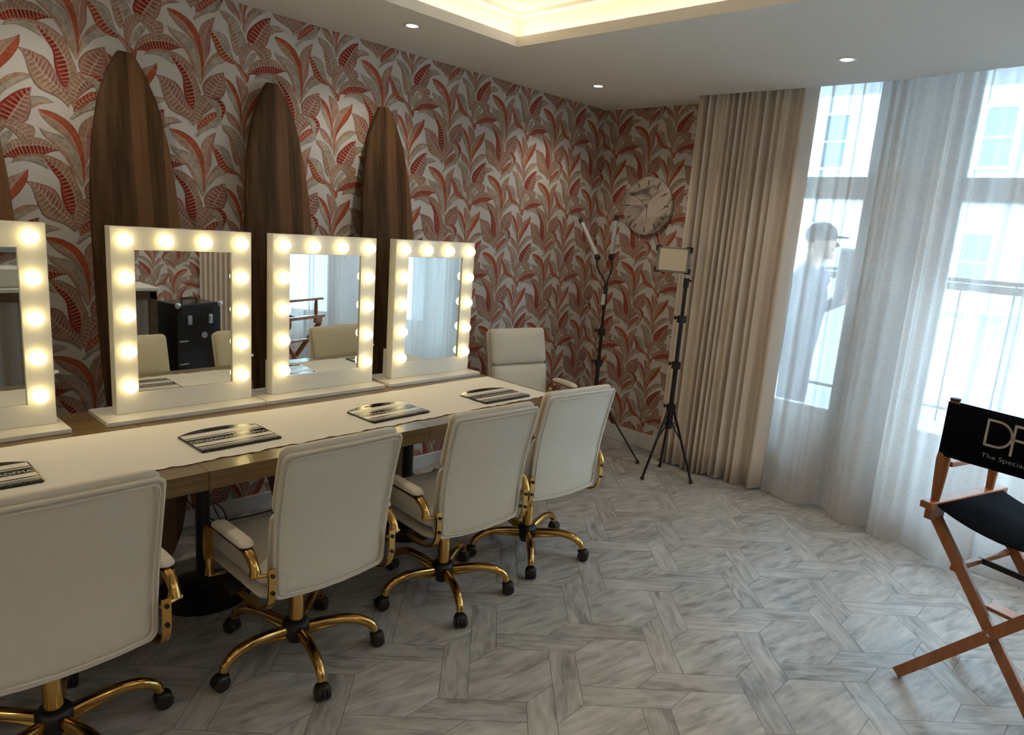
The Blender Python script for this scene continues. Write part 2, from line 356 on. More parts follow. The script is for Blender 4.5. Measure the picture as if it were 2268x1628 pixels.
# leaf outlines in 0.1 mm within one pattern repeat: left edge, midrib, right edge, two colours, vein strengths, vein frequency
LEAVES = [
([-315,-4515,-235,-4495,-155,-4475,-75,-4465,5,-4445,85,-4445,165,-4445,235,-4455,305,-4485,365,-4505,425,-4535,485,-4575,545,-4605,-315,-4795,-245,-4765,-165,-4735,-95,-4705,-25,-4685,45,-4655,115,-4635,195,-4615,265,-4605,335,-4605,405,-4605,475,-4605,545,-4605,-315,-5015,-245,-4965,-185,-4915,-115,-4865,-55,-4815,15,-4775,95,-4745,165,-4715,245,-4695,315,-4675,395,-4645,475,-4625,545,-4605],'g','b',0,0,70),
([3360,-4940,3380,-4790,3410,-4630,3470,-4480,3540,-4330,3640,-4190,3770,-4050,3900,-3920,4060,-3810,4240,-3720,4450,-3680,4650,-3680,4860,-3680,3410,-5030,3470,-4890,3520,-4740,3590,-4600,3670,-4460,3760,-4330,3880,-4200,4010,-4080,4150,-3970,4300,-3870,4480,-3790,4670,-3740,4860,-3700,3450,-5220,3510,-5070,3570,-4920,3640,-4780,3720,-4640,3810,-4500,3940,-4370,4080,-4260,4230,-4140,4380,-4030,4540,-3930,4700,-3830,4860,-3730],'b','g',0,0,70),
([3280,-3500,3270,-3380,3250,-3260,3230,-3140,3200,-3030,3170,-2920,3120,-2810,3090,-2700,3060,-2590,3040,-2480,3020,-2360,3010,-2240,3010,-2120,3290,-3500,3310,-3370,3320,-3240,3320,-3120,3330,-2990,3320,-2870,3310,-2750,3280,-2630,3240,-2520,3190,-2410,3140,-2310,3070,-2220,3010,-2120,3310,-3490,3370,-3350,3430,-3210,3500,-3060,3580,-2920,3630,-2780,3610,-2640,3550,-2510,3470,-2400,3370,-2310,3260,-2230,3140,-2170,3010,-2120],'m','b',0,0,70),
([3200,-4380,3180,-4190,3150,-3990,3080,-3820,2970,-3680,2880,-3510,2800,-3350,2700,-3200,2620,-3040,2550,-2870,2510,-2690,2490,-2510,2470,-2320,3210,-4380,3200,-4180,3190,-3990,3180,-3790,3150,-3600,3080,-3420,3010,-3260,2940,-3090,2850,-2920,2750,-2770,2650,-2630,2560,-2470,2470,-2320,3220,-4370,3250,-4160,3280,-3950,3280,-3750,3280,-3540,3250,-3340,3190,-3160,3120,-2970,3040,-2800,2940,-2640,2810,-2500,2650,-2390,2470,-2320],'g','r',0,0,70),
([3260,-4830,3200,-4730,3140,-4630,3060,-4550,2960,-4490,2860,-4430,2770,-4360,2690,-4280,2630,-4190,2570,-4100,2530,-3990,2490,-3890,2460,-3780,3260,-4820,3210,-4730,3150,-4630,3100,-4530,3040,-4440,2980,-4340,2910,-4260,2830,-4180,2750,-4100,2680,-4020,2600,-3940,2530,-3860,2460,-3780,3280,-4820,3260,-4700,3250,-4580,3230,-4460,3190,-4340,3130,-4240,3060,-4140,2980,-4050,2900,-3970,2800,-3900,2700,-3850,2580,-3810,2460,-3780],'b','m',0,0,70),
([3360,-5130,3320,-4880,3280,-4630,3260,-4370,3260,-4110,3290,-3860,3350,-3600,3440,-3340,3530,-3090,3640,-2830,3880,-2640,4190,-2490,4460,-2300,3380,-5130,3380,-4890,3370,-4640,3380,-4400,3400,-4160,3460,-3910,3540,-3670,3650,-3430,3780,-3200,3930,-2970,4100,-2750,4280,-2530,4460,-2300,3400,-5130,3410,-4880,3420,-4640,3450,-4400,3490,-4150,3600,-3920,3750,-3690,3930,-3470,4110,-3260,4260,-3030,4390,-2790,4450,-2550,4460,-2300],'b','r',0,0,70),
([1440,-2630,1460,-2450,1490,-2280,1540,-2110,1610,-1940,1700,-1770,1810,-1610,1940,-1460,2090,-1340,2270,-1250,2450,-1170,2630,-1160,2800,-1200,1460,-2620,1510,-2470,1570,-2320,1630,-2170,1710,-2020,1800,-1880,1900,-1750,2030,-1620,2170,-1520,2310,-1420,2470,-1340,2630,-1290,2800,-1260,1490,-2650,1550,-2520,1630,-2380,1730,-2260,1840,-2140,1940,-2020,2050,-1910,2180,-1820,2330,-1750,2470,-1670,2590,-1560,2690,-1440,2800,-1310],'b','g',0,0,70),
([1490,-2120,1470,-1910,1460,-1710,1440,-1500,1420,-1300,1390,-1100,1350,-900,1320,-700,1360,-490,1470,-280,1640,-100,1840,40,2050,160,1500,-2120,1510,-1930,1520,-1740,1530,-1550,1540,-1350,1560,-1160,1580,-970,1600,-780,1650,-590,1720,-400,1820,-210,1930,-30,2050,160,1520,-2120,1570,-1920,1640,-1740,1730,-1550,1800,-1360,1830,-1170,1830,-980,1840,-800,1870,-610,1910,-420,1960,-220,2010,-30,2050,160],'b','m',0,0,70),
([1340,-2820,1250,-2610,1150,-2410,1040,-2220,950,-2010,860,-1810,750,-1620,620,-1450,470,-1300,310,-1160,150,-1030,30,-860,-40,-660,1380,-2810,1320,-2590,1250,-2360,1180,-2140,1090,-1930,990,-1730,890,-1530,740,-1370,580,-1230,410,-1100,240,-970,100,-820,-40,-660,1410,-2810,1390,-2550,1380,-2280,1350,-2030,1310,-1770,1260,-1530,1180,-1300,1030,-1110,850,-970,640,-850,400,-820,170,-760,-40,-660],'b','g',0,0,70),
([1420,-2810,1400,-2500,1380,-2200,1350,-1900,1300,-1610,1200,-1340,1060,-1100,860,-920,650,-750,430,-600,230,-420,60,-230,-40,20,1430,-2810,1420,-2490,1400,-2180,1370,-1880,1310,-1590,1240,-1310,1140,-1040,1010,-790,840,-580,640,-400,410,-260,170,-150,-40,20,1440,-2800,1480,-2460,1500,-2130,1510,-1790,1480,-1470,1440,-1150,1360,-850,1240,-580,1060,-350,830,-180,560,-50,270,20,-40,20],'b','r',0,0,70),
([3210,-1720,3010,-1690,2810,-1660,2620,-1630,2450,-1560,2290,-1460,2160,-1340,2080,-1190,2020,-1020,1950,-860,1880,-700,1820,-540,1750,-380,3210,-1680,3060,-1590,2910,-1500,2770,-1410,2630,-1310,2520,-1190,2420,-1060,2330,-920,2240,-790,2140,-670,2020,-550,1890,-460,1750,-380,3240,-1650,3090,-1550,2950,-1430,2850,-1290,2800,-1120,2740,-940,2690,-770,2610,-620,2480,-500,2320,-440,2130,-410,1940,-390,1750,-380],'r','g',0.9,0.25,70),
([3210,-1190,3040,-1250,2920,-1120,2850,-940,2810,-760,2770,-570,2730,-390,2680,-210,2650,-30,2570,130,2420,230,2330,380,2270,550,3240,-1140,3200,-970,3160,-800,3120,-630,3060,-470,3000,-320,2920,-170,2840,-20,2750,110,2640,230,2520,340,2400,450,2270,550,3270,-1140,3360,-920,3480,-720,3500,-510,3420,-340,3310,-180,3220,-10,3130,160,3000,300,2850,410,2670,480,2480,520,2270,550],'b','g',0.7,0.25,70),
([3660,-5555,3570,-5445,3540,-5305,3560,-5155,3620,-5005,3720,-4865,3840,-4735,3970,-4615,4100,-4495,4250,-4385,4400,-4285,4570,-4215,4740,-4155,3860,-5575,3930,-5465,3990,-5345,4060,-5235,4130,-5115,4200,-5005,4270,-4885,4330,-4765,4400,-4655,4480,-4535,4560,-4425,4640,-4315,4720,-4195,3930,-5585,4090,-5595,4250,-5585,4420,-5525,4550,-5395,4610,-5245,4660,-5085,4690,-4925,4700,-4775,4690,-4625,4680,-4475,4710,-4315,4740,-4155],'k','m',0.9,0.7,60),
([3510,-2380,3440,-2330,3380,-2270,3330,-2200,3290,-2130,3250,-2060,3210,-1990,3160,-1920,3110,-1860,3060,-1790,3010,-1730,2950,-1670,2890,-1620,3530,-2370,3510,-2300,3480,-2220,3450,-2140,3420,-2070,3380,-2010,3330,-1940,3280,-1880,3230,-1820,3180,-1760,3130,-1700,3080,-1650,3030,-1590,3540,-2370,3600,-2310,3630,-2220,3650,-2140,3660,-2060,3610,-2000,3530,-1980,3470,-1930,3410,-1880,3360,-1830,3310,-1770,3260,-1720,3210,-1660],'b','r',0,0,70),
([3510,-2040,3580,-1830,3660,-1630,3810,-1440,4000,-1280,4220,-1170,4450,-1110,4680,-1070,4910,-1070,5120,-1130,5280,-1250,5450,-1370,5640,-1470,3510,-2060,3650,-1910,3790,-1770,3940,-1630,4110,-1510,4300,-1430,4500,-1390,4690,-1360,4890,-1340,5080,-1370,5260,-1410,5450,-1440,5640,-1470,3510,-2090,3670,-1990,3840,-1920,4010,-1930,4190,-1930,4370,-1900,4550,-1850,4730,-1790,4910,-1720,5090,-1650,5270,-1560,5450,-1490,5640,-1470],'b','k',0.5,0.9,75),
([3360,-1890,3380,-1790,3400,-1700,3420,-1600,3460,-1510,3500,-1420,3550,-1330,3610,-1240,3660,-1150,3730,-1060,3810,-980,3910,-950,4010,-940,3370,-1900,3420,-1820,3470,-1740,3520,-1660,3570,-1580,3620,-1500,3670,-1420,3720,-1340,3770,-1260,3830,-1180,3890,-1100,3960,-1030,4030,-950,3390,-1920,3450,-1840,3520,-1770,3580,-1690,3640,-1620,3710,-1540,3770,-1460,3830,-1390,3880,-1310,3930,-1220,3980,-1140,4020,-1060,4050,-970],'g','g',0.1,0.1,70),
([3340,-1930,3290,-1800,3230,-1670,3190,-1540,3170,-1400,3160,-1250,3180,-1110,3220,-960,3310,-810,3420,-690,3560,-580,3720,-530,3880,-530,3350,-1930,3340,-1820,3330,-1710,3330,-1600,3340,-1490,3360,-1370,3390,-1260,3430,-1150,3480,-1030,3540,-930,3620,-820,3730,-750,3840,-680,3370,-1920,3370,-1830,3380,-1730,3400,-1630,3420,-1540,3450,-1440,3490,-1350,3530,-1250,3580,-1160,3630,-1060,3690,-970,3760,-890,3820,-800],'b','b',0.6,0.5,75),
([3640,-560,3800,-560,3960,-550,4110,-550,4270,-560,4430,-580,4580,-610,4720,-660,4770,-790,4760,-940,4690,-1090,4610,-1230,4550,-1380,3680,-660,3780,-690,3880,-710,3990,-740,4090,-770,4180,-820,4260,-870,4340,-930,4410,-1010,4460,-1090,4500,-1180,4530,-1270,4560,-1370,3800,-800,3870,-840,3940,-890,4000,-930,4070,-980,4120,-1040,4170,-1100,4220,-1160,4260,-1230,4310,-1300,4370,-1350,4460,-1370,4550,-1390],'b','b',0.6,0.5,75),
([2240,-4190,2110,-4210,1990,-4240,1870,-4300,1760,-4390,1670,-4480,1570,-4570,1470,-4650,1360,-4740,1270,-4830,1190,-4930,1110,-5030,1030,-5140,2260,-4370,2140,-4400,2030,-4430,1920,-4480,1820,-4550,1720,-4610,1620,-4680,1510,-4740,1420,-4810,1320,-4890,1230,-4970,1150,-5050,1060,-5130,2250,-4430,2160,-4500,2080,-4580,1970,-4620,1870,-4660,1770,-4700,1670,-4760,1570,-4810,1480,-4870,1390,-4940,1300,-5010,1220,-5080,1140,-5160],'g','g',0.2,0.2,70),
([1015,-4700,865,-4520,685,-4390,475,-4310,265,-4250,65,-4170,-95,-4020,-185,-3820,-265,-3600,-325,-3370,-365,-3140,-445,-2930,-585,-2770,1105,-4530,1005,-4330,865,-4160,705,-4030,545,-3890,395,-3750,235,-3620,115,-3450,5,-3270,-105,-3100,-245,-2950,-405,-2850,-585,-2770,1175,-4390,1055,-4190,935,-4010,795,-3840,685,-3640,605,-3430,515,-3220,395,-3040,225,-2920,25,-2870,-165,-2810,-375,-2780,-585,-2770],'b','m',0.6,0.8,62),
([5150,-2240,5060,-2190,4960,-2140,4870,-2100,4770,-2060,4670,-2020,4570,-2000,4470,-1980,4360,-1980,4250,-1990,4140,-2030,4020,-2070,3910,-2120,5160,-2110,5100,-2010,5040,-1910,4950,-1850,4840,-1830,4720,-1830,4600,-1830,4490,-1840,4370,-1870,4250,-1900,4130,-1950,4020,-2020,3910,-2120,5130,-1850,5060,-1760,4970,-1710,4860,-1690,4750,-1680,4640,-1690,4520,-1720,4400,-1750,4290,-1770,4170,-1820,4060,-1880,3980,-1990,3910,-2120],'g','b',0,0,70),
([985,-4010,835,-3870,735,-3700,655,-3500,615,-3280,595,-3050,595,-2820,555,-2610,455,-2440,345,-2280,225,-2120,135,-1950,65,-1760,1075,-4030,1095,-3760,1115,-3500,1095,-3250,1045,-3010,955,-2810,845,-2610,725,-2420,605,-2250,435,-2120,285,-1990,135,-1850,-15,-1710,1135,-4020,1275,-3720,1365,-3410,1355,-3130,1255,-2870,1175,-2610,1095,-2350,985,-2110,795,-1960,585,-1830,365,-1740,125,-1690,-115,-1660],'k','b',0.9,0.5,64),
([1540,-3320,1490,-3210,1450,-3080,1440,-2950,1470,-2810,1550,-2680,1640,-2560,1750,-2450,1870,-2360,2010,-2290,2150,-2220,2290,-2160,2440,-2110,1770,-3300,1830,-3210,1880,-3110,1940,-3020,2000,-2930,2060,-2840,2110,-2740,2160,-2650,2220,-2550,2270,-2460,2320,-2360,2370,-2260,2420,-2170,2040,-3340,2160,-3350,2280,-3300,2370,-3190,2440,-3070,2490,-2950,2510,-2820,2520,-2700,2500,-2580,2490,-2460,2470,-2340,2450,-2230,2440,-2110],'m','m',0.8,0.7,64),
([1180,-4820,1190,-4710,1220,-4610,1270,-4500,1340,-4400,1420,-4310,1500,-4230,1590,-4150,1690,-4070,1790,-4000,1900,-3950,2010,-3930,2130,-3910,1240,-4820,1300,-4730,1350,-4650,1410,-4570,1470,-4490,1540,-4410,1620,-4340,1700,-4270,1780,-4210,1870,-4150,1960,-4100,2050,-4050,2140,-4000,1270,-4810,1350,-4750,1420,-4690,1490,-4630,1570,-4570,1640,-4510,1710,-4450,1780,-4380,1860,-4320,1930,-4260,2010,-4200,2080,-4150,2160,-4090],'r','r',0.8,0.8,64),
([1180,-4680,1120,-4540,1060,-4410,1020,-4260,1000,-4110,1000,-3950,1030,-3790,1070,-3630,1160,-3490,1290,-3380,1450,-3290,1610,-3260,1770,-3280,1220,-4670,1240,-4540,1260,-4420,1290,-4290,1310,-4160,1350,-4030,1410,-3910,1480,-3790,1560,-3680,1660,-3570,1780,-3490,1910,-3440,2040,-3380,1260,-4670,1280,-4570,1300,-4470,1340,-4370,1390,-4270,1450,-4180,1530,-4100,1610,-4020,1690,-3940,1770,-3870,1850,-3790,1950,-3740,2050,-3700],'b','m',0.6,0.8,64),
([1540,-3320,1610,-3400,1680,-3480,1760,-3560,1840,-3630,1940,-3690,2010,-3780,2040,-3880,2070,-3990,2100,-4100,2130,-4210,2180,-4310,2240,-4410,1540,-3300,1670,-3330,1800,-3350,1930,-3390,2050,-3440,2150,-3510,2230,-3600,2290,-3710,2320,-3840,2320,-3980,2300,-4110,2280,-4250,2260,-4390,1540,-3270,1700,-3280,1860,-3290,2020,-3290,2180,-3310,2310,-3390,2420,-3490,2500,-3620,2500,-3780,2440,-3940,2370,-4100,2300,-4250,2250,-4420],'g','k',0.2,0.9,64),
]

# ------------------------------------------------------------------ floor: hexagons framed by planks
def build_floor():
    a = .0707; O = Vector((-1.703, -2.512))
    shapes = [
        ([(-1,2),(1,2),(3,0),(1,-2),(-1,-2),(-3,0)], 'h'), ([(4,5),(6,5),(8,3),(6,1),(4,1),(2,3)], 'h'),
        ([(4,1),(1,-2),(2,-3),(6,1)], 'd'), ([(-1,-2),(1,-2),(4,-5),(3,-6)], 'u'),
        ([(-3,0),(1,-4),(-1,-4),(-4,-1)], 'u'), ([(-6,-1),(-2,3),(-1,2),(-4,-1)], 'd')]
    bm = bmesh.new(); uvl = bm.loops.layers.uv.new('grain'); rl = bm.faces.layers.float.new('rnd')
    X0, X1, Y0, Y1 = -7.0, .36, -5.3, 0.02
    for i in range(-9, 6):
        for j in range(-9, 9):
            for poly, kind in shapes:
                pts = [O+Vector(((x+10*i)*a, (y+6*j)*a)) for x, y in poly]
                c = sum(pts, Vector((0, 0)))/len(pts)
                if not (X0-.5 < c.x < X1+.5 and Y0-.5 < c.y < Y1+.5): continue
                g = {'h': math.radians(-12), 'd': math.radians(45), 'u': math.radians(-45)}[kind]
                ca, sa = math.cos(g), math.sin(g); off = (random.random()*40, random.random()*40); rr = random.random()-.5
                ins = []
                n = len(pts)
                area = sum(pts[k].x*pts[(k+1) % n].y-pts[(k+1) % n].x*pts[k].y for k in range(n))
                if area < 0: pts = pts[::-1]
                for k in range(n):                         # inset for the joint line
                    p, q, r = pts[k-1], pts[k], pts[(k+1) % n]
                    e1 = (q-p).normalized(); e2 = (r-q).normalized(); n1 = Vector((-e1.y, e1.x)); n2 = Vector((-e2.y, e2.x))
                    ins.append(q+(n1+n2)*(.0009/(1+n1.dot(n2))))
                f = bm.faces.new([bm.verts.new((p.x, p.y, 0)) for p in ins]); f[rl] = rr
                for l in f.loops:
                    p = l.vert.co; l[uvl].uv = ((p.x*ca+p.y*sa)+off[0], (-p.x*sa+p.y*ca)+off[1])
    for co, no in (((X0,0,0),(-1,0,0)), ((X1,0,0),(1,0,0)), ((0,Y0,0),(0,-1,0)), ((0,Y1,0),(0,1,0))):
        bmesh.ops.bisect_plane(bm, geom=bm.verts[:]+bm.edges[:]+bm.faces[:], plane_co=co, plane_no=no, clear_outer=True)
    k = len(bm.faces)
    def q(vs):
        f = bm.faces.new([bm.verts.new(v) for v in vs]); f.material_index = 1
    z = -.0006; q([(X0,Y0,z),(X1,Y0,z),(X1,Y1,z),(X0,Y1,z)]); z = -.1; q([(X0,Y1,z),(X1,Y1,z),(X1,Y0,z),(X0,Y0,z)])
    me = bpy.data.meshes.new('floor'); bm.to_mesh(me); bm.free(); me.materials.append(M['floor']); me.materials.append(M['gap'])
    o = bpy.data.objects.new('floor', me); C.objects.link(o); struct(o)
build_floor()

# ------------------------------------------------------------------ wallpaper
TW, TH = .4945, .4955
COL = {'g': (.42,.365,.305), 'b': (.41,.265,.19), 'm': (.39,.205,.165), 'r': (.42,.10,.046), 'k': (.33,.042,.022)}
def papered_wall(name, to3d, u0, u1, z1, uo, zo, clips):
    """printed leaves lie in thin layers on the wall face; to3d(u, z, lift) places a point"""
    V = []; F = []; TI = []; UV = []; VE = []
    a_ = int(math.floor((u0-uo)/TW))-1; b_ = int(math.ceil((u1-uo)/TW))+1
    for li, (co, cl, crr, vl, vr, fq) in enumerate(LEAVES):
        n = 13; pl = [[(co[(k*n+i)*2]*1e-4, co[(k*n+i)*2+1]*1e-4) for i in range(n)] for k in range(3)]
        ln = [0]
        for i in range(1, n): ln.append(ln[-1]+math.hypot(pl[1][i][0]-pl[1][i-1][0], pl[1][i][1]-pl[1][i-1][1]))
        lift = .0004+.00007*li
        for ti in range(a_, b_+1):
            for tj in range(-6, 2):
                ou, oz = uo+ti*TW, zo+tj*TH
                if max(p[1] for p in pl[1])+oz < -.1 or min(p[1] for p in pl[1])+oz > z1+.1: continue
                for side, colk, vs_ in ((0, cl, vl), (2, crr, vr)):
                    base = len(V)
                    for i in range(n):
                        for t in (0, .33, .66, 1):
                            x = pl[1][i][0]*(1-t)+pl[side][i][0]*t; y = pl[1][i][1]*(1-t)+pl[side][i][1]*t
                            V.append(to3d(x+ou, y+oz, lift))
                            UV.append((ln[i]*fq-t*.55, t)); TI.append(COL[colk]); VE.append(vs_)
                    for i in range(n-1):
                        for t in range(3): F.append((base+i*4+t, base+i*4+t+1, base+(i+1)*4+t+1, base+(i+1)*4+t))
    bm = bmesh.new(); uvl = bm.verts.layers.float_vector.new('tmpuv'); tl = bm.verts.layers.float_vector.new('tmpti'); vl_ = bm.verts.layers.float.new('vein')
    bv = []
    for v, u, t, e in zip(V, UV, TI, VE):
        x = bm.verts.new(v); x[uvl] = (u[0], u[1], 0); x[tl] = t; x[vl_] = e; bv.append(x)
    for f in F:
        try: bm.faces.new([bv[i] for i in f]).material_index = 1
        except ValueError: pass
    for co_, no in clips:
        bmesh.ops.bisect_plane(bm, geom=bm.verts[:]+bm.edges[:]+bm.faces[:], plane_co=co_, plane_no=no, clear_outer=True)
    q = [to3d(u0, 0, 0), to3d(u1, 0, 0), to3d(u1, z1, 0), to3d(u0, z1, 0)]; qb = [to3d(u0, 0, -.12), to3d(u1, 0, -.12), to3d(u1, z1, -.12), to3d(u0, z1, -.12)]
    vs = [bm.verts.new(p) for p in q+qb]
    for f in ((0,1,2,3), (4,7,6,5), (0,4,5,1), (1,5,6,2), (2,6,7,3), (3,7,4,0)): bm.faces.new([vs[i] for i in f])
    U = bm.loops.layers.uv.new('leaf'); T = bm.loops.layers.float_color.new('tint')
    for f in bm.faces:
        for l in f.loops: l[U].uv = l.vert[uvl][:2]; l[T] = (*l.vert[tl], 1)
    me = bpy.data.meshes.new(name); bm.to_mesh(me); bm.free(); me.materials.append(M['paper']); me.materials.append(M['leaf'])
    o = bpy.data.objects.new(name, me); C.objects.link(o); struct(o)
XL = -7.0; YR = -5.15
papered_wall('wall_left', lambda u, z, h: (u, -h, z), -5.2, 0.0, 2.62, -3.191, 2.397, [((0,0,2.5),(0,0,1)), ((0,0,0),(0,0,-1)), ((0,0,0),(1,0,0)), ((-5.2,0,0),(-1,0,0))])
papered_wall('wall_far', lambda u, z, h: (-h, -u, z), 0.0, .93, 2.62, .272, 2.376, [((0,0,2.5),(0,0,1)), ((0,0,0),(0,0,-1)), ((0,0,0),(0,1,0)), ((0,-.9,0),(0,-1,0))])
papered_wall('wall_rear', lambda u, z, h: (-u, YR+h, z), 1.2, 4.2, 2.62, 1.5, 2.40, [((0,0,2.5),(0,0,1)), ((0,0,0),(0,0,-1)), ((-1.2,0,0),(1,0,0)), ((-4.2,0,0),(-1,0,0))])
b = MB(); b.box(XL, -5.2, 0, .12, 0, 2.62); b.box(XL-.12, XL, YR-.12, .12, 0, 2.62); b.box(XL, -4.2, YR-.12, YR, 0, 2.62)
struct(b.build('wall_camera_side', 'whitepaint', smooth=False))
b = MB(); b.box(-5.2, -.016, -.016, -.001, 0, .085); struct(b.build('baseboard_left', 'whitepaint', bevel=.004))
b = MB(); b.box(-.016, -.001, -.9, -.001, 0, .118); struct(b.build('baseboard_far', 'whitepaint', bevel=.004))

# ------------------------------------------------------------------ ceiling with lit recess; its window edge follows the curtain track
EDGE = [(-.254, -.90), (-.236, -1.5), (-.236, -2.04), (-.285, -2.43), (-.36, -2.80), (-.52, -3.35), (-.78, -4.0), (-1.10, -4.55), (-1.45, -5.15)]
def build_ceiling():
    bm = bmesh.new()
    outer = [(XL, 0), (0, 0), (0, -.84), (-.16, -.90)]+EDGE+[(XL, YR)]
    hole = [(-6.0, -.663), (-1.70, -.663), (-1.70, -4.3), (-6.0, -4.3)]
    es = []
    for loop in (outer, hole):
        vs = [bm.verts.new((x, y, 2.5)) for x, y in loop]
        es += [bm.edges.new((vs[i], vs[(i+1) % len(vs)])) for i in range(len(vs))]
    bmesh.ops.triangle_fill(bm, use_beauty=True, edges=es)
    r = bmesh.ops.extrude_face_region(bm, geom=bm.faces[:])
    for v in [g for g in r['geom'] if isinstance(g, bmesh.types.BMVert)]: v.co.z = 2.548
    bmesh.ops.recalc_face_normals(bm, faces=bm.faces)
    me = bpy.data.meshes.new('ceiling'); bm.to_mesh(me); bm.free(); me.materials.append(M['ceiling'])
    o = bpy.data.objects.new('ceiling', me); C.objects.link(o); struct(o)
    b = MB(); g = .11                                        # set-back wall of the recess and the raised ceiling over it
    hx0, hx1, hy0, hy1 = -6.0-g, -1.70+g, -4.3-g, -.663+g
    b.box(hx0-.02, hx0, hy0, hy1, 2.548, 2.69); b.box(hx1, hx1+.02, hy0, hy1, 2.548, 2.69)
    b.box(hx0, hx1, hy1, hy1+.02, 2.548, 2.69); b.box(hx0, hx1, hy0-.02, hy0, 2.548, 2.69)
    b.box(hx0, hx1, hy1-.05, hy1, 2.672, 2.69); b.box(hx1-.05, hx1, hy0, hy1-.051, 2.672, 2.69)
    b.box(XL-.12, 1.0, YR-.4, .12, 2.69, 2.80)
    struct(b.build('ceiling_recess', 'ceiling', smooth=False))
    b = MB(); s0 = .035; s1 = .06                             # LED strip lying on the ledge behind the lip
    b.box(-6.0-s1, -1.70+s1, -.663+s0, -.663+s1, 2.549, 2.556); b.box(-1.70+s0, -1.70+s1, -4.3-s1, -.663+s0, 2.549, 2.556)
    b.box(-6.0-s1, -1.70+s0, -4.3-s1, -4.3-s0, 2.549, 2.556); b.box(-6.0-s1, -6.0-s0, -4.3-s0, -.663+s0, 2.549, 2.556)
    tag(b.build('cove_light_strip', 'cove', smooth=False), 'warm light strip hidden on the ledge of the ceiling recess', 'light strip')
build_ceiling()
def downlight(x, y, label, watt=17):
    t = thing('downlight', label, 'ceiling light', (x, y, 2.5), 0, 'recessed ceiling downlights')
    b = MB(); b.lathe([(.028, -.001), (.030, -.004), (.043, -.004), (.045, -.0005), (.044, .002), (.028, .002)], 28); b.build('trim_ring', 'whitegloss', t)
    b = MB(); b.lathe([(.001, -.0025), (.027, -.0025), (.027, .001), (.001, .001)], 24); b.build('lens', 'lamp', t)
    l = bpy.data.lights.new('downlight_beam', 'SPOT'); l.energy = watt; l.spot_size = 2.3; l.spot_blend = .7; l.color = (1, .87, .68); l.shadow_soft_size = .03
    o = bpy.data.objects.new('downlight_beam', l); C.objects.link(o); o.location = (0, 0, -.01); o.parent = t
downlight(-2.235, -.466, 'round downlight above the middle mirrors, nearest the lit ceiling recess', 9)
downlight(-.756, -.481, 'small round downlight near the far corner above the clock wall', 9)
downlight(-.781, -1.999, 'round downlight in the ceiling in front of the sheer curtains', 7)

for i, (x, y) in enumerate(((-3.71, -.466), (-5.2, -.466), (-.95, -3.45), (-2.2, -4.72), (-3.7, -4.72), (-5.2, -4.72), (-6.5, -2.5))):  # unseen downlights, added as fill to brighten the room
    downlight(x, y, ['added downlight above the left mirrors, outside the picture', 'added downlight above the left end of the table, outside the picture', 'added downlight behind the canvas chair, outside the picture',
                     'added downlight near the rear corner, outside the picture', 'added downlight above the sideboard, outside the picture', 'added downlight in the rear left corner, outside the picture', 'added downlight by the camera side wall, outside the picture'][i], 8 if i < 2 else 25)

# ------------------------------------------------------------------ window wall in two runs, glazed, street outside
def window_run(O, d, nrm, L, openings, num):
    """O start on plan, d along, nrm outward; openings (s0, s1)"""
    O = Vector((*O, 0)); d = Vector((*d, 0)).normalized(); nr = Vector((*nrm, 0)).normalized()
    mt = Matrix(((d.x, nr.x, 0, O.x), (d.y, nr.y, 0, O.y), (0, 0, 1, 0), (0, 0, 0, 1)))
    b = MB(); T = .22; s = 0
    for (a, e) in openings+[(L, L)]:
        if a > s: b.box(s, a, 0, T, 0, 2.69, mat=mt)
        if e > a: b.box(a, e, 0, T, 0, .49, mat=mt)
        s = e
    struct(b.build('wall_window' if num == 1 else 'wall_window_bay', 'whitepaint', smooth=False))
    for k, (a, e) in enumerate(openings):
        w_ = empty('window_%d' % (num+k)); struct(w_)
        b = MB(); f = .05
        b.box(a, a+f, .05, .12, .49, 2.69, mat=mt); b.box(e-f, e, .05, .12, .49, 2.69, mat=mt)
        b.box(a, e, .05, .12, .49, .55, mat=mt); b.box(a, e, .02, .14, 1.915, 2.045, mat=mt); b.box(a, e, .05, .12, 2.64, 2.69, mat=mt)
        struct(b.build('window_frame', 'whitepaint', w_, bevel=.004))
        b = MB(); b.box(a-.02, e+.02, -.04, .05, .475, .50, mat=mt); struct(b.build('window_sill', 'whitepaint', w_, bevel=.004))
        b = MB(); b.box(a+f, e-f, .08, .086, .55, 1.915, mat=mt); b.box(a+f, e-f, .08, .086, 2.045, 2.64, mat=mt)
        struct(b.build('window_pane', 'pane', w_, smooth=False))
        l = bpy.data.lights.new('sky_portal', 'AREA'); l.shape = 'RECTANGLE'; l.size = e-a; l.size_y = 2.2; l.cycles.is_portal = True
        o = bpy.data.objects.new('sky_portal', l); C.objects.link(o)
        c = mt @ Vector(((a+e)/2, .20, 1.59)); X = d; Z = nr; Y = Z.cross(X)
        o.matrix_world = Matrix(((X.x, Y.x, Z.x, c.x), (X.y, Y.y, Z.y, c.y), (X.z, Y.z, Z.z, c.z), (0, 0, 0, 1)))
window_run((.2, -.93), (0, -1), (1, 0), 2.22, [(.22, .976), (1.40, 2.12)], 1)
dv = Vector((-1.35, -2.2)).normalized()
window_run((.2, -3.15), (dv.x, dv.y), (-dv.y, dv.x), 2.75, [(.12, .85), (1.2, 1.95)], 3)
b = MB(); b.box(0, .42, -.93, -.86, 0, 2.69); struct(b.build('wall_return', 'whitepaint', smooth=False))

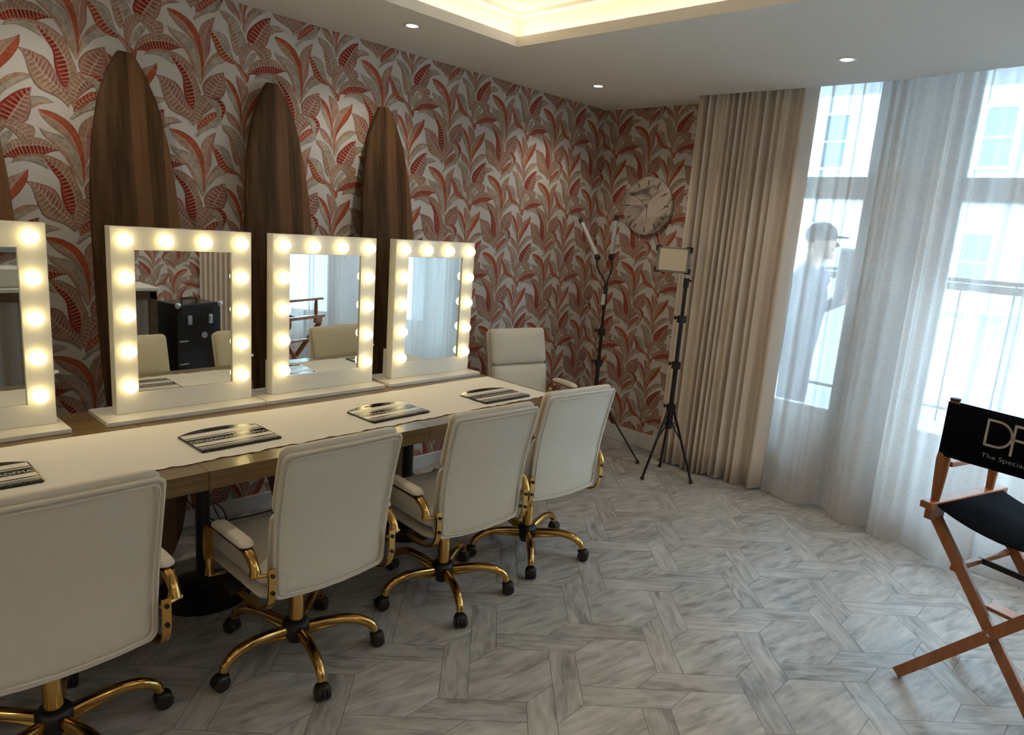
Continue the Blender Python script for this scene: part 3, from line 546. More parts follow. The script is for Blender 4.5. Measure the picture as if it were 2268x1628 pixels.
# ------------------------------------------------------------------ curtains
def path_fn(pts):
    P = [Vector(p) for p in cr_pts([(x, y, 0) for x, y in pts], 10)]; S = [0]
    for i in range(1, len(P)): S.append(S[-1]+(P[i]-P[i-1]).length)
    def f(s):
        s = max(0, min(S[-1]-1e-6, s)); i = max(k for k in range(len(S)-1) if S[k] <= s)
        t = (s-S[i])/(S[i+1]-S[i]); p = P[i].lerp(P[i+1], t); d = (P[i+1]-P[i]).normalized(); return p, Vector((-d.y, d.x, 0))
    return f, S[-1]
TRK, TL = path_fn([(x+.075, y) for x, y in EDGE])
def curtain(name, mat, s0, s1, fold, step=.006, ztop=2.64, zbot=.012, nz=14, thick=.0015, lead=None):
    b = MB(); n = int((s1-s0)/step)+1; vs = []; fs = []
    cols = []
    if lead: cols += [('L', p) for p in lead]
    cols += [('S', s0+(s1-s0)*i/(n-1)) for i in range(n)]
    m = len(cols)
    for j in range(nz+1):
        t = j/nz; zz = ztop+(zbot-ztop)*t
        for kind, s in cols:
            if kind == 'L': vs.append((s[0], s[1], zz)); continue
            p, nr = TRK(s); off, ds, dz = fold(s, t)
            if ds:
                p, nr = TRK(s+ds)
            q = p+nr*off; vs.append((q.x, q.y, zz+(dz if j == nz else 0)))
    for j in range(nz):
        for i in range(m-1): fs.append((j*m+i, j*m+i+1, (j+1)*m+i+1, (j+1)*m+i))
    b.add(vs, fs); o = b.build(name, mat, angle=180)
    if thick:
        so = o.modifiers.new('cloth', 'SOLIDIFY'); so.thickness = thick
    return o
def heavy(s, t):
    # tight accordion pleats, opening into two wide soft folds at the leading edge
    k = min(1, max(0, (s-.52)/.08)); lam = .046
    a = (.030+.012*math.sin(s*31))*math.sin(2*PI*s/lam+1.9*math.sin(s*21)+.5*math.sin(s*57+t))*(1-k)
    a += .045*math.sin((s-.46)*2*PI/.13+.4)*k
    a += .012*math.sin(s*9+t*2.2)*t
    return a, 0, .01*math.sin(s*19)
o = curtain('lined_curtain', 'drape', .0, .735, heavy, .004, thick=.003, lead=[(-.012, -.80), (-.09, -.835), (-.165, -.87)])
tag(o, 'heavy beige curtain gathered in tight pleats between clock wall and sheers', 'curtain')
def sheer_fold(ph, wide):
    def f(s, t):
        hi = .55*(1-t)+.25
        x = s*2*PI
        a = .026*hi*math.sin(x/.078+2.6*math.sin(x/.61+ph))
        a += .020*math.sin(x/.19+ph*1.7+.8*math.sin(x/.9))*(1-.25*t)
        a += wide*(.55+.75*t**1.5)*math.sin(x/.365+ph)
        a += .035*t*t*math.sin(x/.52+ph*2.3)
        return a, 0, .006*math.sin(x/.2)
    return f
tag(curtain('sheer_curtain', 'sheer', .745, 1.50, sheer_fold(1.0, .050), thick=0, nz=20), 'sheer white curtain beside the heavy beige drape, person outside seen through it', 'curtain', 'sheer curtains on the window track')
def lay(f, d): return lambda s, t: (f(s, t)[0]+d, 0, f(s, t)[2])
tag(curtain('sheer_curtain', 'sheer', 1.44, 1.98, lay(sheer_fold(3.6, .030), -.075), thick=0, nz=20), 'sheer curtain panel with straight leading edge, between the two street windows', 'curtain', 'sheer curtains on the window track')
tag(curtain('sheer_curtain', 'sheer', 1.92, 3.3, sheer_fold(.4, .045), thick=0, nz=20), 'sheer gathered curtain at the right picture edge behind the canvas chair', 'curtain', 'sheer curtains on the window track')
tag(curtain('sheer_curtain', 'sheer', 3.33, TL-.53, sheer_fold(2.1, .045), thick=0, nz=16), 'sheer curtain seen only in the mirrors, towards the rear corner', 'curtain', 'sheer curtains on the window track')
tag(curtain('lined_curtain', 'drape', TL-.5, TL-.03, lambda s, t: (.035*math.sin(2*PI*s/.06), 0, 0), .005, thick=.003), 'beige pleated curtain seen in the second mirror beside the black trunk', 'curtain')

# ------------------------------------------------------------------ street outside
b = MB(); b.box(.42, 24, -46, 16, -.10, -.0); struct(b.build('ground', 'asphalt', smooth=False))
def facade():
    t = thing('street_facade', 'pale stone building with sash windows across the street', 'building', (21, 0, 0))
    b = MB(); b.box(0, .5, -45, 15, 0, 15)
    b.box(-.12, 0, -45, 15, 3.35, 3.6); b.box(-.2, 0, -45, 15, 9.2, 9.6)
    for y in (-9, -4.6, -.4, 3.9, 8.2): b.box(-.10, 0, y-.22, y+.22, 0, 9.2)
    b.build('wall', 'stone', t, smooth=False)
    for z0 in (.7, 4.4, 7.4):
        for y in (-11, -7.1, -5.9, -2.6, 1.2, 2.6, 5.9, 9.8):
            f = MB(); f.box(-.06, .02, y-.5, y+.5, z0-.1, z0); f.box(-.05, .02, y-.46, y-.38, z0, z0+1.7); f.box(-.05, .02, y+.38, y+.46, z0, z0+1.7)
            f.box(-.05, .02, y-.46, y+.46, z0+1.7, z0+1.8); f.box(-.04, .02, y-.38, y+.38, z0+.82, z0+.88)
            w_ = f.build('window_frame', 'whitepaint', t, smooth=False)
            g = MB(); g.box(-.015, .02, y-.38, y+.38, z0, z0+.82); g.box(-.015, .02, y-.38, y+.38, z0+.88, z0+1.7); g.build('pane', 'darkglass', w_, smooth=False)
facade()
def railing(x, y0, y1, h, label):
    t = thing('railing', label, 'railing', (x, (y0+y1)/2, 0)); L = (y1-y0)/2
    b = MB(); b.box(-.02, .02, -L, L, h-.04, h); b.box(-.015, .015, -L, L, .12, .15)
    b.box(-.02, .02, -L, L, h-.12, h-.05); b.build('rail', 'blackmetal', t, smooth=False)
    k = int(2*L/.42)
    for i in range(k+1):
        q = MB(); y = -L+2*L*i/k; q.cyl((0, y, 0), (0, y, h-.02), .009, n=8); q.build('baluster', 'blackmetal', t)
railing(3.4, -3.6, -.6, 1.42, 'black railing along the pavement outside the second window')
def air_unit():
    t = thing('louvred_vent_unit', 'dark slatted vent unit on a post outside, beside the person', 'vent unit', (2.3, -1.30, 0))
    b = MB(); b.box(-.12, .12, -.18, .18, 1.12, 1.62); b.box(-.05, .05, -.05, .05, 0, 1.12); b.build('housing', 'asphalt', t, bevel=.01)
    b = MB()
    for i in range(8): b.box(-.14, -.12, -.16, .16, 1.15+.058*i, 1.178+.058*i)
    b.build('slats', 'blackmetal', t, smooth=False)
air_unit()

# person on the pavement, in profile, looking down at a phone
M['jacket'] = plain('dark_blue_jacket', (.03, .05, .09), .85, nscale=30, namt=.2)
M['trousers'] = plain('dark_trousers', (.03, .035, .05), .85, nscale=30, namt=.2)
M['skin'] = plain('skin', (.50, .30, .21), .55, nscale=20, namt=.05)
M['cap'] = plain('dark_cap_cloth', (.02, .022, .03), .8, nscale=30, namt=.2)
def person(x, y, rz):
    # local: faces +X
    V = [(0,0,.95)]; E = []; R = [(.155,.125)]; MI = []
    def add(p, par, r): V.append(p); E.append((par, len(V)-1)); R.append(r if isinstance(r, tuple) else (r, r)); return len(V)-1
    a = add((.0,0,1.10), 0, (.16,.12)); c = add((.0,0,1.28), a, (.19,.125)); d = add((-.01,0,1.42), c, (.15,.10)); nk = add((.015,0,1.50), d, .058)
    hd = add((.045,0,1.57), nk, .075); h2 = add((.055,0,1.66), hd, .092); add((.045,0,1.725), h2, .075)
    for sg in (-1, 1):
        hp = add((0,sg*.095,.88), 0, .105); kn = add((.02*sg+.01,sg*.11,.50), hp, .068); an = add((.05*sg-.02,sg*.12,.10), kn, .045); ft = add((.05*sg+.04,sg*.125,.045), an, .045); add((.05*sg+.15,sg*.13,.035), ft, .035)
        sh = add((0,sg*.17,1.40), d, .072); el = add((.03,sg*.24,1.13), sh, .052); wr = add((.25,sg*.09,1.24), el, .034); pm = add((.31,sg*.07,1.285), wr, (.022,.034))
        for k, (dz, ln) in enumerate(((.030,.062), (.011,.070), (-.008,.066), (-.026,.050))):
            f1 = add((.345,sg*.062,1.30+dz), pm, .0088); f2 = add((.345+ln*.45,sg*.045,1.315+dz), f1, .0082); add((.345+ln*.55,sg*.022,1.322+dz), f2, .0072)
        t1 = add((.30,sg*.045,1.315), pm, .0105); add((.325,sg*.022,1.345), t1, .0085)
    me = bpy.data.meshes.new('person'); me.from_pydata(V, E, [])
    o = bpy.data.objects.new('person', me); C.objects.link(o)
    md = o.modifiers.new('skin', 'SKIN'); md.use_smooth_shade = True
    for i, sv in enumerate(me.skin_vertices[0].data): sv.radius = R[i]; sv.use_root = (i == 0)
    ss = o.modifiers.new('sub', 'SUBSURF'); ss.levels = ss.render_levels = 1
    bpy.context.view_layer.update()
    me2 = bpy.data.meshes.new_from_object(o.evaluated_get(bpy.context.evaluated_depsgraph_get()))
    bpy.data.objects.remove(o); me2.name = 'person'
    o = bpy.data.objects.new('person', me2); C.objects.link(o)
    me2.materials.clear()
    for k in ('jacket', 'trousers', 'skin'): me2.materials.append(M[k])
    for p in me2.polygons:
        z, xx = p.center.z, p.center.x
        p.material_index = 2 if (z > 1.475 or xx > .27) and not z < 1.0 else (1 if z < .93 else 0)
    o.location = (x, y, 0); o.rotation_euler = (0, 0, rz)
    tag(o, 'person in dark jacket and cap standing outside the window looking down at a phone', 'person')
    b = MB(); b.sphere((.055,0,1.64), .098, 20, 12, sc_=(1.02,.86,1.12)); b.tube([(.145,0,1.655),(.165,0,1.625),(.15,0,1.61)], [.006,.013,.009], 8)
    for sg in (-1, 1): b.sphere((.045,sg*.086,1.64), .022, 10, 8, sc_=(.8,.4,1.3)); b.sphere((.128,sg*.036,1.658), .010, 8, 6)
    b.tube([(.142,-.022,1.588),(.150,0,1.590),(.142,.022,1.588)], .006, 6); b.sphere((.115,0,1.555), .035, 12, 8)
    for i in range(20, len(b.v)): pass
    b.build('face', 'skin', o)
    b = MB(); b.sphere((.045,0,1.69), .108, 20, 12, sc_=(1.03,.90,.88)); b.box(.12, .22, -.06, .06, 1.675, 1.688); b.build('cap', 'cap', o, bevel=.004)
    ph = MB(); ph.box(.396, .404, -.034, .034, 1.275, 1.415); q = ph.build('mobile_phone', 'black', bevel=.003)
    q.location = (x, y, 0); q.rotation_euler = (0, 0, rz); tag(q, 'dark phone held up by the person outside the window', 'phone')
person(.72, -1.42, math.radians(-82))

# ------------------------------------------------------------------ dressing table
TZ = .76
def table():
    t = thing('dressing_table', 'long oak dressing table carrying the lit mirrors and white runner', 'table', (-4, -.81, 0))
    M_ = Matrix.Translation((4, .81, 0))
    b = MB(); xs = [-6.2, -5.384, -4.480, -3.576, -2.672, -1.765]
    for i in range(5): b.box(xs[i]+.0007, xs[i+1]-.0007, -1.256, -.375, TZ-.026, TZ, mat=M_)
    b.build('tabletop', 'table', t, bevel=.0015)
    b = MB()
    for i in range(5):
        b.box(xs[i]+.001, xs[i+1]-.001, -1.2555, -1.235, TZ-.062, TZ-.0262, mat=M_); b.box(xs[i]+.001, xs[i+1]-.001, -.395, -.3755, TZ-.062, TZ-.0262, mat=M_)
    b.box(-1.787, -1.766, -1.2345, -.3955, TZ-.062, TZ-.0262, mat=M_)
    b.build('apron', 'table', t, bevel=.001)
    for x in (-5.1, -3.352, -2.3):
        b = MB(); b.cyl((x+4, .15, .012), (x+4, .15, TZ-.045), .028, n=24); b.box(x-.2, x+.2, -.92, -.45, TZ-.045, TZ-.0265, mat=M_)
        l = b.build('leg', 'blackmetal', t)
        b = MB(); b.lathe([(.001, 0), (.188, 0), (.19, .006), (.175, .012), (.05, .022), (.001, .022)], 40, (x+4, .15, 0)); b.build('foot_plate', 'blackmetal', l)
table()
def runner(name_lbl, x0, x1, z, seed):
    random.seed(seed); b = MB(); nx, ny = int((x1-x0)/.012), 40; vs = []; fs = []
    cre = [(random.uniform(x0, x1), random.uniform(-1.1, -.7), random.uniform(-1.2, 1.2), random.uniform(.04, .16), random.uniform(.0012, .0036)) for _ in range(90)]
    for j in range(ny+1):
        for i in range(nx+1):
            x = x0+(x1-x0)*i/nx
            yf = -1.163+.004*math.sin(x*31+seed)+.003*math.sin(x*77); yb = -.695+.012*math.sin(x*3.1+1)
            y = yf+(yb-yf)*j/ny; h = 0
            for (a, c, th, L, am) in cre:
                dx, dy = x-a, y-c; u = dx*math.cos(th)+dy*math.sin(th); v = -dx*math.sin(th)+dy*math.cos(th)
                if abs(u) < L and abs(v) < .02: h += am*(1-(u/L)**2)*math.exp(-(v/.008)**2)
            if j == 0: h += .0015+.001*math.sin(x*120)
            vs.append((x, y, z+min(h, .0024)))
    for j in range(ny):
        for i in range(nx): fs.append((j*(nx+1)+i, j*(nx+1)+i+1, (j+1)*(nx+1)+i+1, (j+1)*(nx+1)+i))
    b.add(vs, fs); o = b.build('table_runner', 'runner', angle=60)
    tag(o, name_lbl, 'table runner', 'white paper runners on the table')
runner('long white creased paper runner under the three right-hand black folders', -3.962, -1.783, TZ+.0012, 3)
runner('white paper runner piece at the left picture edge, tucked under the long one', -6.0, -3.93, TZ+.0005, 5)

# ------------------------------------------------------------------ vanity mirrors
MYF = -.5437; MB_ = TZ+.0178
def vanity(x, lab, sx=0.0):
    """x: left edge of the frame on the wall-parallel row"""
    g = 'lit vanity mirrors standing in a row'
    t = thing('vanity_mirror', lab, 'mirror', (x, MYF, TZ), 0, g)
    W, Hh, D = .534, .7067, .052; z0 = .0178
    b = MB(); b.box(-.058+sx, .556+sx, -.090, .138, 0.0005, z0-.0003); b.build('base', 'whitegloss', t, bevel=.0015)
    b = MB(); ox = [(0, 0), (W, 0), (W, Hh), (0, Hh)]; ix = [(.0815, .0795), (.4485, .0795), (.4485, .622), (.0815, .622)]
    vs = [(p[0], 0, p[1]+z0) for p in ox]+[(p[0], 0, p[1]+z0) for p in ix]+[(p[0], D, p[1]+z0) for p in ox]+[(p[0], D, p[1]+z0) for p in ix]
    fs = []
    for i in range(4):
        j = (i+1) % 4
        fs += [(i, j, 4+j, 4+i), (8+j, 8+i, 12+i, 12+j), (j, i, 8+i, 8+j), (4+i, 4+j, 12+j, 12+i)]
    b.add(vs, fs); b.build('frame', 'whitegloss', t, bevel=.0022)
    b = MB(); b.box(.080, .450, .008, .011, z0+.078, z0+.6235); b.build('mirror_glass', 'mirror', t, smooth=False)
    b = MB(); b.box(.079, .451, .0115, D-.002, z0+.077, z0+.6245); b.build('backing_board', 'whitepaint', t, smooth=False)
    pts = [(.046, .128-.0178+z0), (.046, .263), (.046, .401), (.046, .539), (.046, .677), (.190, .677), (.336, .677), (.485, .677), (.485, .539), (.485, .401), (.485, .263), (.485, .128)]
    for (px_, pz_) in pts:
        b = MB(); prof = [(.0005, -.047)]+[(.0255*math.sin(a), -.0215-.0255*math.cos(a)) for a in [PI*k/12 for k in range(1, 10)]]+[(.0125, -.001)]
        b.lathe(prof, 24, (px_, 0, pz_), 'Y'); l = b.build('bulb', 'bulb', t)
        b = MB(); b.lathe([(.0135, .0005), (.0185, .0005), (.0185, -.003), (.0135, -.0035)], 20, (px_, 0, pz_), 'Y'); b.build('bulb_socket', 'whitegloss', l)
    b = MB(); b.cyl((W, .026, .200), (W+.012, .026, .200), .0075, n=16); b.cyl((W+.012, .026, .200), (W+.019, .026, .200), .0055, n=16); b.build('dimmer_knob', 'whitepaint', t)
    b = MB(); b.box(.02, .06, D, D+.05, z0, z0+.14); b.box(W-.06, W-.02, D, D+.05, z0, z0+.14); b.build('bracket', 'whitegloss', t, bevel=.001)
    return t
vanity(-4.3475, 'lit vanity mirror cut off by the left picture edge')
vanity(-3.6179, 'lit vanity mirror reflecting a black trunk, in front of the tallest-looking surfboard')
vanity(-2.989, 'lit vanity mirror reflecting a cream chair back and curtain, between the other two full mirrors', -.006)
vanity(-2.3377, 'lit vanity mirror standing nearest the far corner and the empty cream chair', -.008)

# ------------------------------------------------------------------ folders
def folder(x0, x1, y0, y1, rz, lab):
    t = thing('display_folder', lab, 'folder', ((x0+x1)/2, (y0+y1)/2, TZ+.0042), rz, 'black striped folders on the runner')
    w_, h = x1-x0, y1-y0; hx = w_/2; zb = h/2
    out = [(-hx+.004, -zb), (hx-.004, -zb), (hx, -zb+.004)]
    n = 22; ys = zb-.045
    for i in range(n+1):
        a = i/n; x = hx-2*hx*a; out.append((x, ys+.045*(1-abs(2*a-1)**2.4)))
    out.append((-hx, -zb+.004))
    hole = [(-.045, ys+.014), (.045, ys+.014), (.051, ys+.020), (.045, ys+.026), (-.045, ys+.026), (-.051, ys+.020)]
    bm = bmesh.new(); es = []
    for loop in (out, hole):
        vs = [bm.verts.new((x, y, 0)) for x, y in loop]; es += [bm.edges.new((vs[i], vs[(i+1) % len(vs)])) for i in range(len(vs))]
    bmesh.ops.triangle_fill(bm, use_beauty=True, edges=es); r = bmesh.ops.extrude_face_region(bm, geom=bm.faces[:])
    for v in [g for g in r['geom'] if isinstance(g, bmesh.types.BMVert)]: v.co.z = .0045
    bmesh.ops.recalc_face_normals(bm, faces=bm.faces)
    me = bpy.data.meshes.new('cover'); bm.to_mesh(me); bm.free(); me.materials.append(M['folderblack'])
    o = bpy.data.objects.new('cover', me); C.objects.link(o); o.parent = t
    B = ys-.004-(-zb)                                   # printed body depth
    y_ = lambda v: ys-.004-B*v
    b = MB(); xx = hx-.004
    for v0, v1 in ((0, .20), (.245, .285), (.56, .72), (.775, .81)): b.box(-xx, xx, y_(v1), y_(v0), .0046, .0050)
    b.build('white_stripes', 'stripe', t, smooth=False)
    text_obj('DFMADFMADFMADFMA', B*.17, 'lettering', 'stripe', t, Matrix.Translation((-xx+.004, y_(.51), .0048)), width=2*xx-.008, extr=.0002, offs=-.0003)
    b = MB(); k = 56
    for i in range(k):
        x = -xx+2*xx*(i+.5)/k; b.box(x-.0014, x+.0014, y_(.97), y_(.845), .0046, .0078)
    b.build('comb_binding', 'steelplastic', t, smooth=False)
M['folderblack'] = plain('glossy_black_card', (.010, .010, .011), .16, nscale=10, namt=.1)
M['stripe'] = plain('white_stripe_print', (.74, .72, .68), .35, nscale=10, namt=.02)
M['steelplastic'] = plain('grey_comb', (.34, .33, .34), .35, nscale=10, namt=.05)
folder(-4.275, -3.978, -1.084, -.848, 0, 'black striped folder cut off by the left picture edge')
folder(-3.528, -3.233, -1.084, -.842, math.radians(1), 'black striped folder in front of the mirror reflecting the trunk')
folder(-2.846, -2.54, -1.100, -.870, math.radians(2), 'black striped folder second from the right end of the table')
folder(-2.221, -1.913, -1.125, -.900, math.radians(-1), 'black striped folder nearest the right end of the table')

# ------------------------------------------------------------------ surfboards leaning on the wall
def surfboard(x, lab, k=1.0):
    Z = [0, .03, .12, .3, .6, .9, 1.2, 1.47, 1.645, 1.815, 1.987, 2.10, 2.17, 2.176]
    Wd = [.06, .11, .19, .27, .335, .356, .360, .352, .335, .299, .228, .142, .066, .056]
    lean = math.atan2(.25, 2.17)
    t = thing('surfboard', lab, 'surfboard', (x, -.30, .01), 0, 'brown wooden surfboards leaning on the papered wall')
    b = MB(); vs = []; fs = []; n = 16; zz = []
    f = []
    K = 60
    for i in range(K+1):
        z = 2.176*i/K
        if i > K-4: z = [2.10, 2.14, 2.168, 2.176][i-(K-3)]
        j = max(q for q in range(len(Z)) if Z[q] <= z+1e-9); j = min(j, len(Z)-2); a = (z-Z[j])/(Z[j+1]-Z[j]); ww = (Wd[j]+(Wd[j+1]-Wd[j])*a)/2
        th = .019 if z < 2.168 else .014
        for q in range(n):
            u = 2*PI*q/n; cx = math.copysign(abs(math.cos(u))**.22, math.cos(u)); cy = math.copysign(abs(math.sin(u))**.45, math.sin(u))
            vs.append((ww*cx, th*cy, z))
    for i in range(K):
        for q in range(n): fs.append((i*n+q, i*n+(q+1) % n, (i+1)*n+(q+1) % n, (i+1)*n+q))
    fs.append(tuple(range(n))[::-1]); fs.append(tuple(K*n+q for q in range(n)))
    b.add(vs, fs); o = b.build('deck', 'board', t, angle=50)
    t.rotation_euler = (-lean, 0, 0)
    return t
surfboard(-3.992, 'wooden surfboard mostly cut off by the left picture edge')
surfboard(-3.385, 'tall brown wooden surfboard behind the mirror that reflects the trunk')
surfboard(-2.738, 'brown wooden surfboard in the middle, behind the gap between two mirrors')
surfboard(-2.085, 'brown wooden surfboard nearest the far corner')

# ------------------------------------------------------------------ office chairs
def make_chair():
    t = thing('office_chair', '', 'chair', (0, 0, 0), 0, 'cream and gold office chairs')
    def prof(z):                                            # y of the back shell at height z (chair faces +y)
        pts = [(.36, -.222), (.44, -.222), (.54, -.226), (.63, -.236), (.72, -.255), (.81, -.276), (.92, -.305)]
        for i in range(len(pts)-1):
            if z <= pts[i+1][0] or i == len(pts)-2:
                a = (z-pts[i][0])/(pts[i+1][0]-pts[i][0]); return pts[i][1]+(pts[i+1][1]-pts[i][1])*a
    def place(off):
        def f(a, z, h):
            d = .02; sl = (prof(z+d)-prof(z-d))/(2*d); n = Vector((0, 1, -sl)).normalized()
            y = prof(z)+.05*a*a*1.6
            return (a, y+n.y*(off+h), z+n.z*(off+h))
        return f
    zc = .636; hh = .492
    out = rrect(.428, hh, .022, cx=0, cz=zc)
    def sag(p): return (p[0]*(.955+.045*min(1, (p[1]-.38)/.35)), p[1]-(.016*(1-(p[0]/.218)**2) if p[1] < .46 else 0))
    out = [sag(p) for p in out]
    b = MB(); b.pillow(out, .012, .008, place(0), p=9); b.build('backrest', 'cream', t)
    b = MB(); b.tube([place(-.004)(x*1.0, z, 0) for x, z in out], .0062, 8, closed=True)
    inner = [((x)*.945, zc+(z-zc)*.955) for x, z in out]
    b.tube([place(-.0125)(x, z, 0) for x, z in inner], .0032, 6, closed=True); b.build('piping', 'cream', t)
    for (z0, z1) in ((.398, .668), (.668, .893)):
        o2 = rrect(.428, z1-z0-.003, .024, cx=0, cz=(z0+z1)/2)
        b = MB(); b.pillow(o2, .040, .012, place(.024), p=4.5); b.build('back_cushion', 'cream', t)
    # seat
    def seatf(z, k): return lambda a, c, h: (a, c, z+h+k*(c*c)*0.0-.05*max(0, c-.12)**2*6)
    b = MB(); b.pillow(rrect(.46, .46, .05, cx=0, cz=.025), .02, .03, seatf(.385, 0), p=6); b.build('seat', 'cream', t)
    b = MB(); b.pillow(rrect(.452, .46, .05, cx=0, cz=.03), .048, .034, seatf(.432, 0), p=5); b.build('seat_cushion', 'cream', t)
    # arms
    for sg in (-1, 1):
        x = sg*.262
        # strap under the pad, down at the front to the seat; a second strap from the back bracket under the seat
        def strap(b, path, xx, wd, th=.0045):
            P = cr_pts([(xx, y, z) for y, z in path], 9); vs = []; fs = []
            for i, p in enumerate(P):
                d = (P[min(i+1, len(P)-1)]-P[max(i-1, 0)]).normalized(); n = Vector((0, -d.z, d.y))
                for q, c in ((-wd, -th), (wd, -th), (wd, th), (-wd, th)): vs.append(p+Vector((q, 0, 0))+n*c)
            for i in range(len(P)-1):
                for j in range(4): fs.append((i*4+j, i*4+(j+1) % 4, i*4+4+(j+1) % 4, i*4+4+j))
            fs.append((3, 2, 1, 0)); e = (len(P)-1)*4; fs.append((e, e+1, e+2, e+3)); b.add(vs, fs)
        b = MB()
        strap(b, [(-.175, .546), (-.10, .548), (0, .548), (.075, .546), (.112, .530), (.126, .490), (.126, .44), (.118, .405)], x, .0165)
        b.tube([(x, .118, .412), (x, .116, .375), (x, .112, .352)], [.0125, .013, .018], 14); b.cyl((x+sg*.008, .108, .352), (x-sg*.05, .100, .352), .006, n=12)
        strap(b, [(-.246, .508), (-.248, .46), (-.244, .41), (-.222, .368), (-.165, .346), (-.09, .340), (0, .340)], x-sg*.036, .0125)
        # flared rear end of the arm, pin and back bracket
        b.tube([(x, -.160, .543), (x, -.190, .532), (x, -.208, .508), (x, -.212, .484)], [.016, .0165, .0145, .0195], 16)
        b.cyl((x+sg*.018, -.217, .484), (x-sg*.050, -.238, .484), .0062, n=12)
        a = b.build('arm_frame', 'gold', t, bevel=.0015)
        for z in (.487, .430):
            b = MB(); b.cyl((x-sg*.036, -.2510, z), (x-sg*.036, -.2560, z), .0068, n=14); b.build('bolt', 'black', a)
        b = MB(); b.pillow(rrect(.048, .235, .022, cx=x, cz=-.055), .020, .008, lambda a_, c_, h: (a_, c_, .562+h), p=4); b.build('armrest_pad', 'cream', t)
        b = MB(); b.pillow(rrect(.046, .225, .02, cx=x, cz=-.055), .004, .004, lambda a_, c_, h: (a_, c_, .5545+h), p=8); b.build('armrest_plate', 'black', t)
    b = MB(); b.box(-.10, .10, -.12, .10, .325, .357); b.box(-.255, .255, -.03, .03, .335, .352); b.build('tilt_mechanism', 'blackmetal', t, bevel=.004)
    b = MB(); b.tube([(.08, .02, .335), (.2, .03, .333), (.255, .03, .327)], .005, 8); b.sphere((.262, .03, .327), .011, 10, 8); b.build('height_lever', 'black', t)
    b = MB(); b.lathe([(.001, .12), (.0265, .12), (.0265, .30), (.0255, .302), (.016, .302), (.016, .345), (.001, .345)], 24); b.build('gas_column', 'gold', t)
    b = MB(); b.lathe([(.001, .055), (.030, .055), (.040, .075), (.048, .085), (.049, .125), (.040, .138), (.028, .142), (.001, .142)], 24); b.build('base_hub', 'black', t)
    for k in range(5):
        e = None
        pts = cr_pts([(.035, 0, .108), (.10, 0, .118), (.17, 0, .122), (.23, 0, .112), (.27, 0, .088), (.283, 0, .062)], 4)
        b = MB(); R = [.0165+.002*math.sin(i*.2) for i in range(len(pts))]
        vs = []; n = 12
        b.tube(pts, R, n, flat=1.0)
        b.tube([(.035, 0, .082), (.10, 0, .098), (.17, 0, .108)], [.012, .010, .006], 8)
        l = b.build('leg', 'gold', t); l.rotation_euler = (0, 0, k*2*PI/5)
        b = MB()
        for s_ in (-1, 1): b.lathe([(.001, s_*.006), (.020, s_*.006), (.0265, s_*.010), (.0265, s_*.020), (.022, s_*.024), (.001, s_*.024)], 24, (.293, 0, .0268), 'Y')
        b.lathe([(.010, -.006), (.026, -.006), (.026, .006), (.010, .006)], 18, (.293, 0, .030), 'Y')
        b.cyl((.283, 0, .040), (.283, 0, .066), .008, n=12)
        b.pillow(rrect(.052, .046, .02, n=3, dens=2), .012, .004, lambda a_, c_, h: (.290+a_, c_, .046+h), p=3)
        c = b.build('caster', 'black', l)
    return t
CHAIR = make_chair()
def place_chair(x, y, rz, base, label, first=False, lift=0):
    t = CHAIR if first else copy_tree(CHAIR)
    t.location = (x, y, 0); t.rotation_euler = (0, 0, rz); t['label'] = label
    k = 0
    for c in t.children:
        nm = c.name.split('.')[0]
        if nm == 'leg': c.rotation_euler = (0, 0, math.radians(base+72*k)-rz); k += 1
        elif lift and nm not in ('base_hub',): c.location.z += lift if nm != 'gas_column' else lift*.9
    return t
place_chair(-4.027, -1.246, 0, 357-72*3, 'cream office chair cut off by the left picture edge, nearest the camera', True)
place_chair(-3.275, -1.272, 0, 41, 'cream office chair with gold base, second from the left at the table')
place_chair(-2.575, -1.275, math.radians(-4), 28, 'cream office chair with gold base, third from the left at the table')
place_chair(-1.99, -1.24, math.radians(-6), 11, 'cream office chair at the right end of the row along the table')
place_chair(-1.245, -.60, math.radians(180-12), 20, 'cream office chair facing the room beyond the table end, in front of the papered wall', lift=.05)

# ------------------------------------------------------------------ clock
def clock():
    t = thing('wall_clock', 'round marble wall clock on the leaf wallpaper beside the beige curtain', 'clock', (-.003, -.465, 1.807))
    b = MB(); b.lathe([(.001, 0), (.205, 0), (.208, -.003), (.208, -.024), (.203, -.028), (.001, -.028)], 72, axis='X'); b.build('face', 'marble', t)
    for k in range(12):
        a = math.radians(30*k); m = Matrix.Rotation(a, 4, 'X'); b = MB(); b.box(-.0305, -.028, -.0028, .0028, .148, .186, mat=m); b.build('hour_mark', 'mark', t, smooth=False)
    for nm, L, w_, a, x in (('hour_hand', .095, .0035, 172, -.033), ('minute_hand', .15, .0025, -55, -.036)):
        m = Matrix.Rotation(math.radians(a), 4, 'X'); b = MB(); b.box(x, x+.0015, -w_/2, w_/2, -.02, L, mat=m); b.build(nm, 'handgrey', t, smooth=False)
    b = MB(); b.lathe([(.001, -.028), (.006, -.028), (.006, -.039), (.001, -.039)], 16, axis='X'); b.build('pivot', 'handgrey', t)
M['handgrey'] = plain('bronze_hands', (.22, .18, .15), .4)
clock()

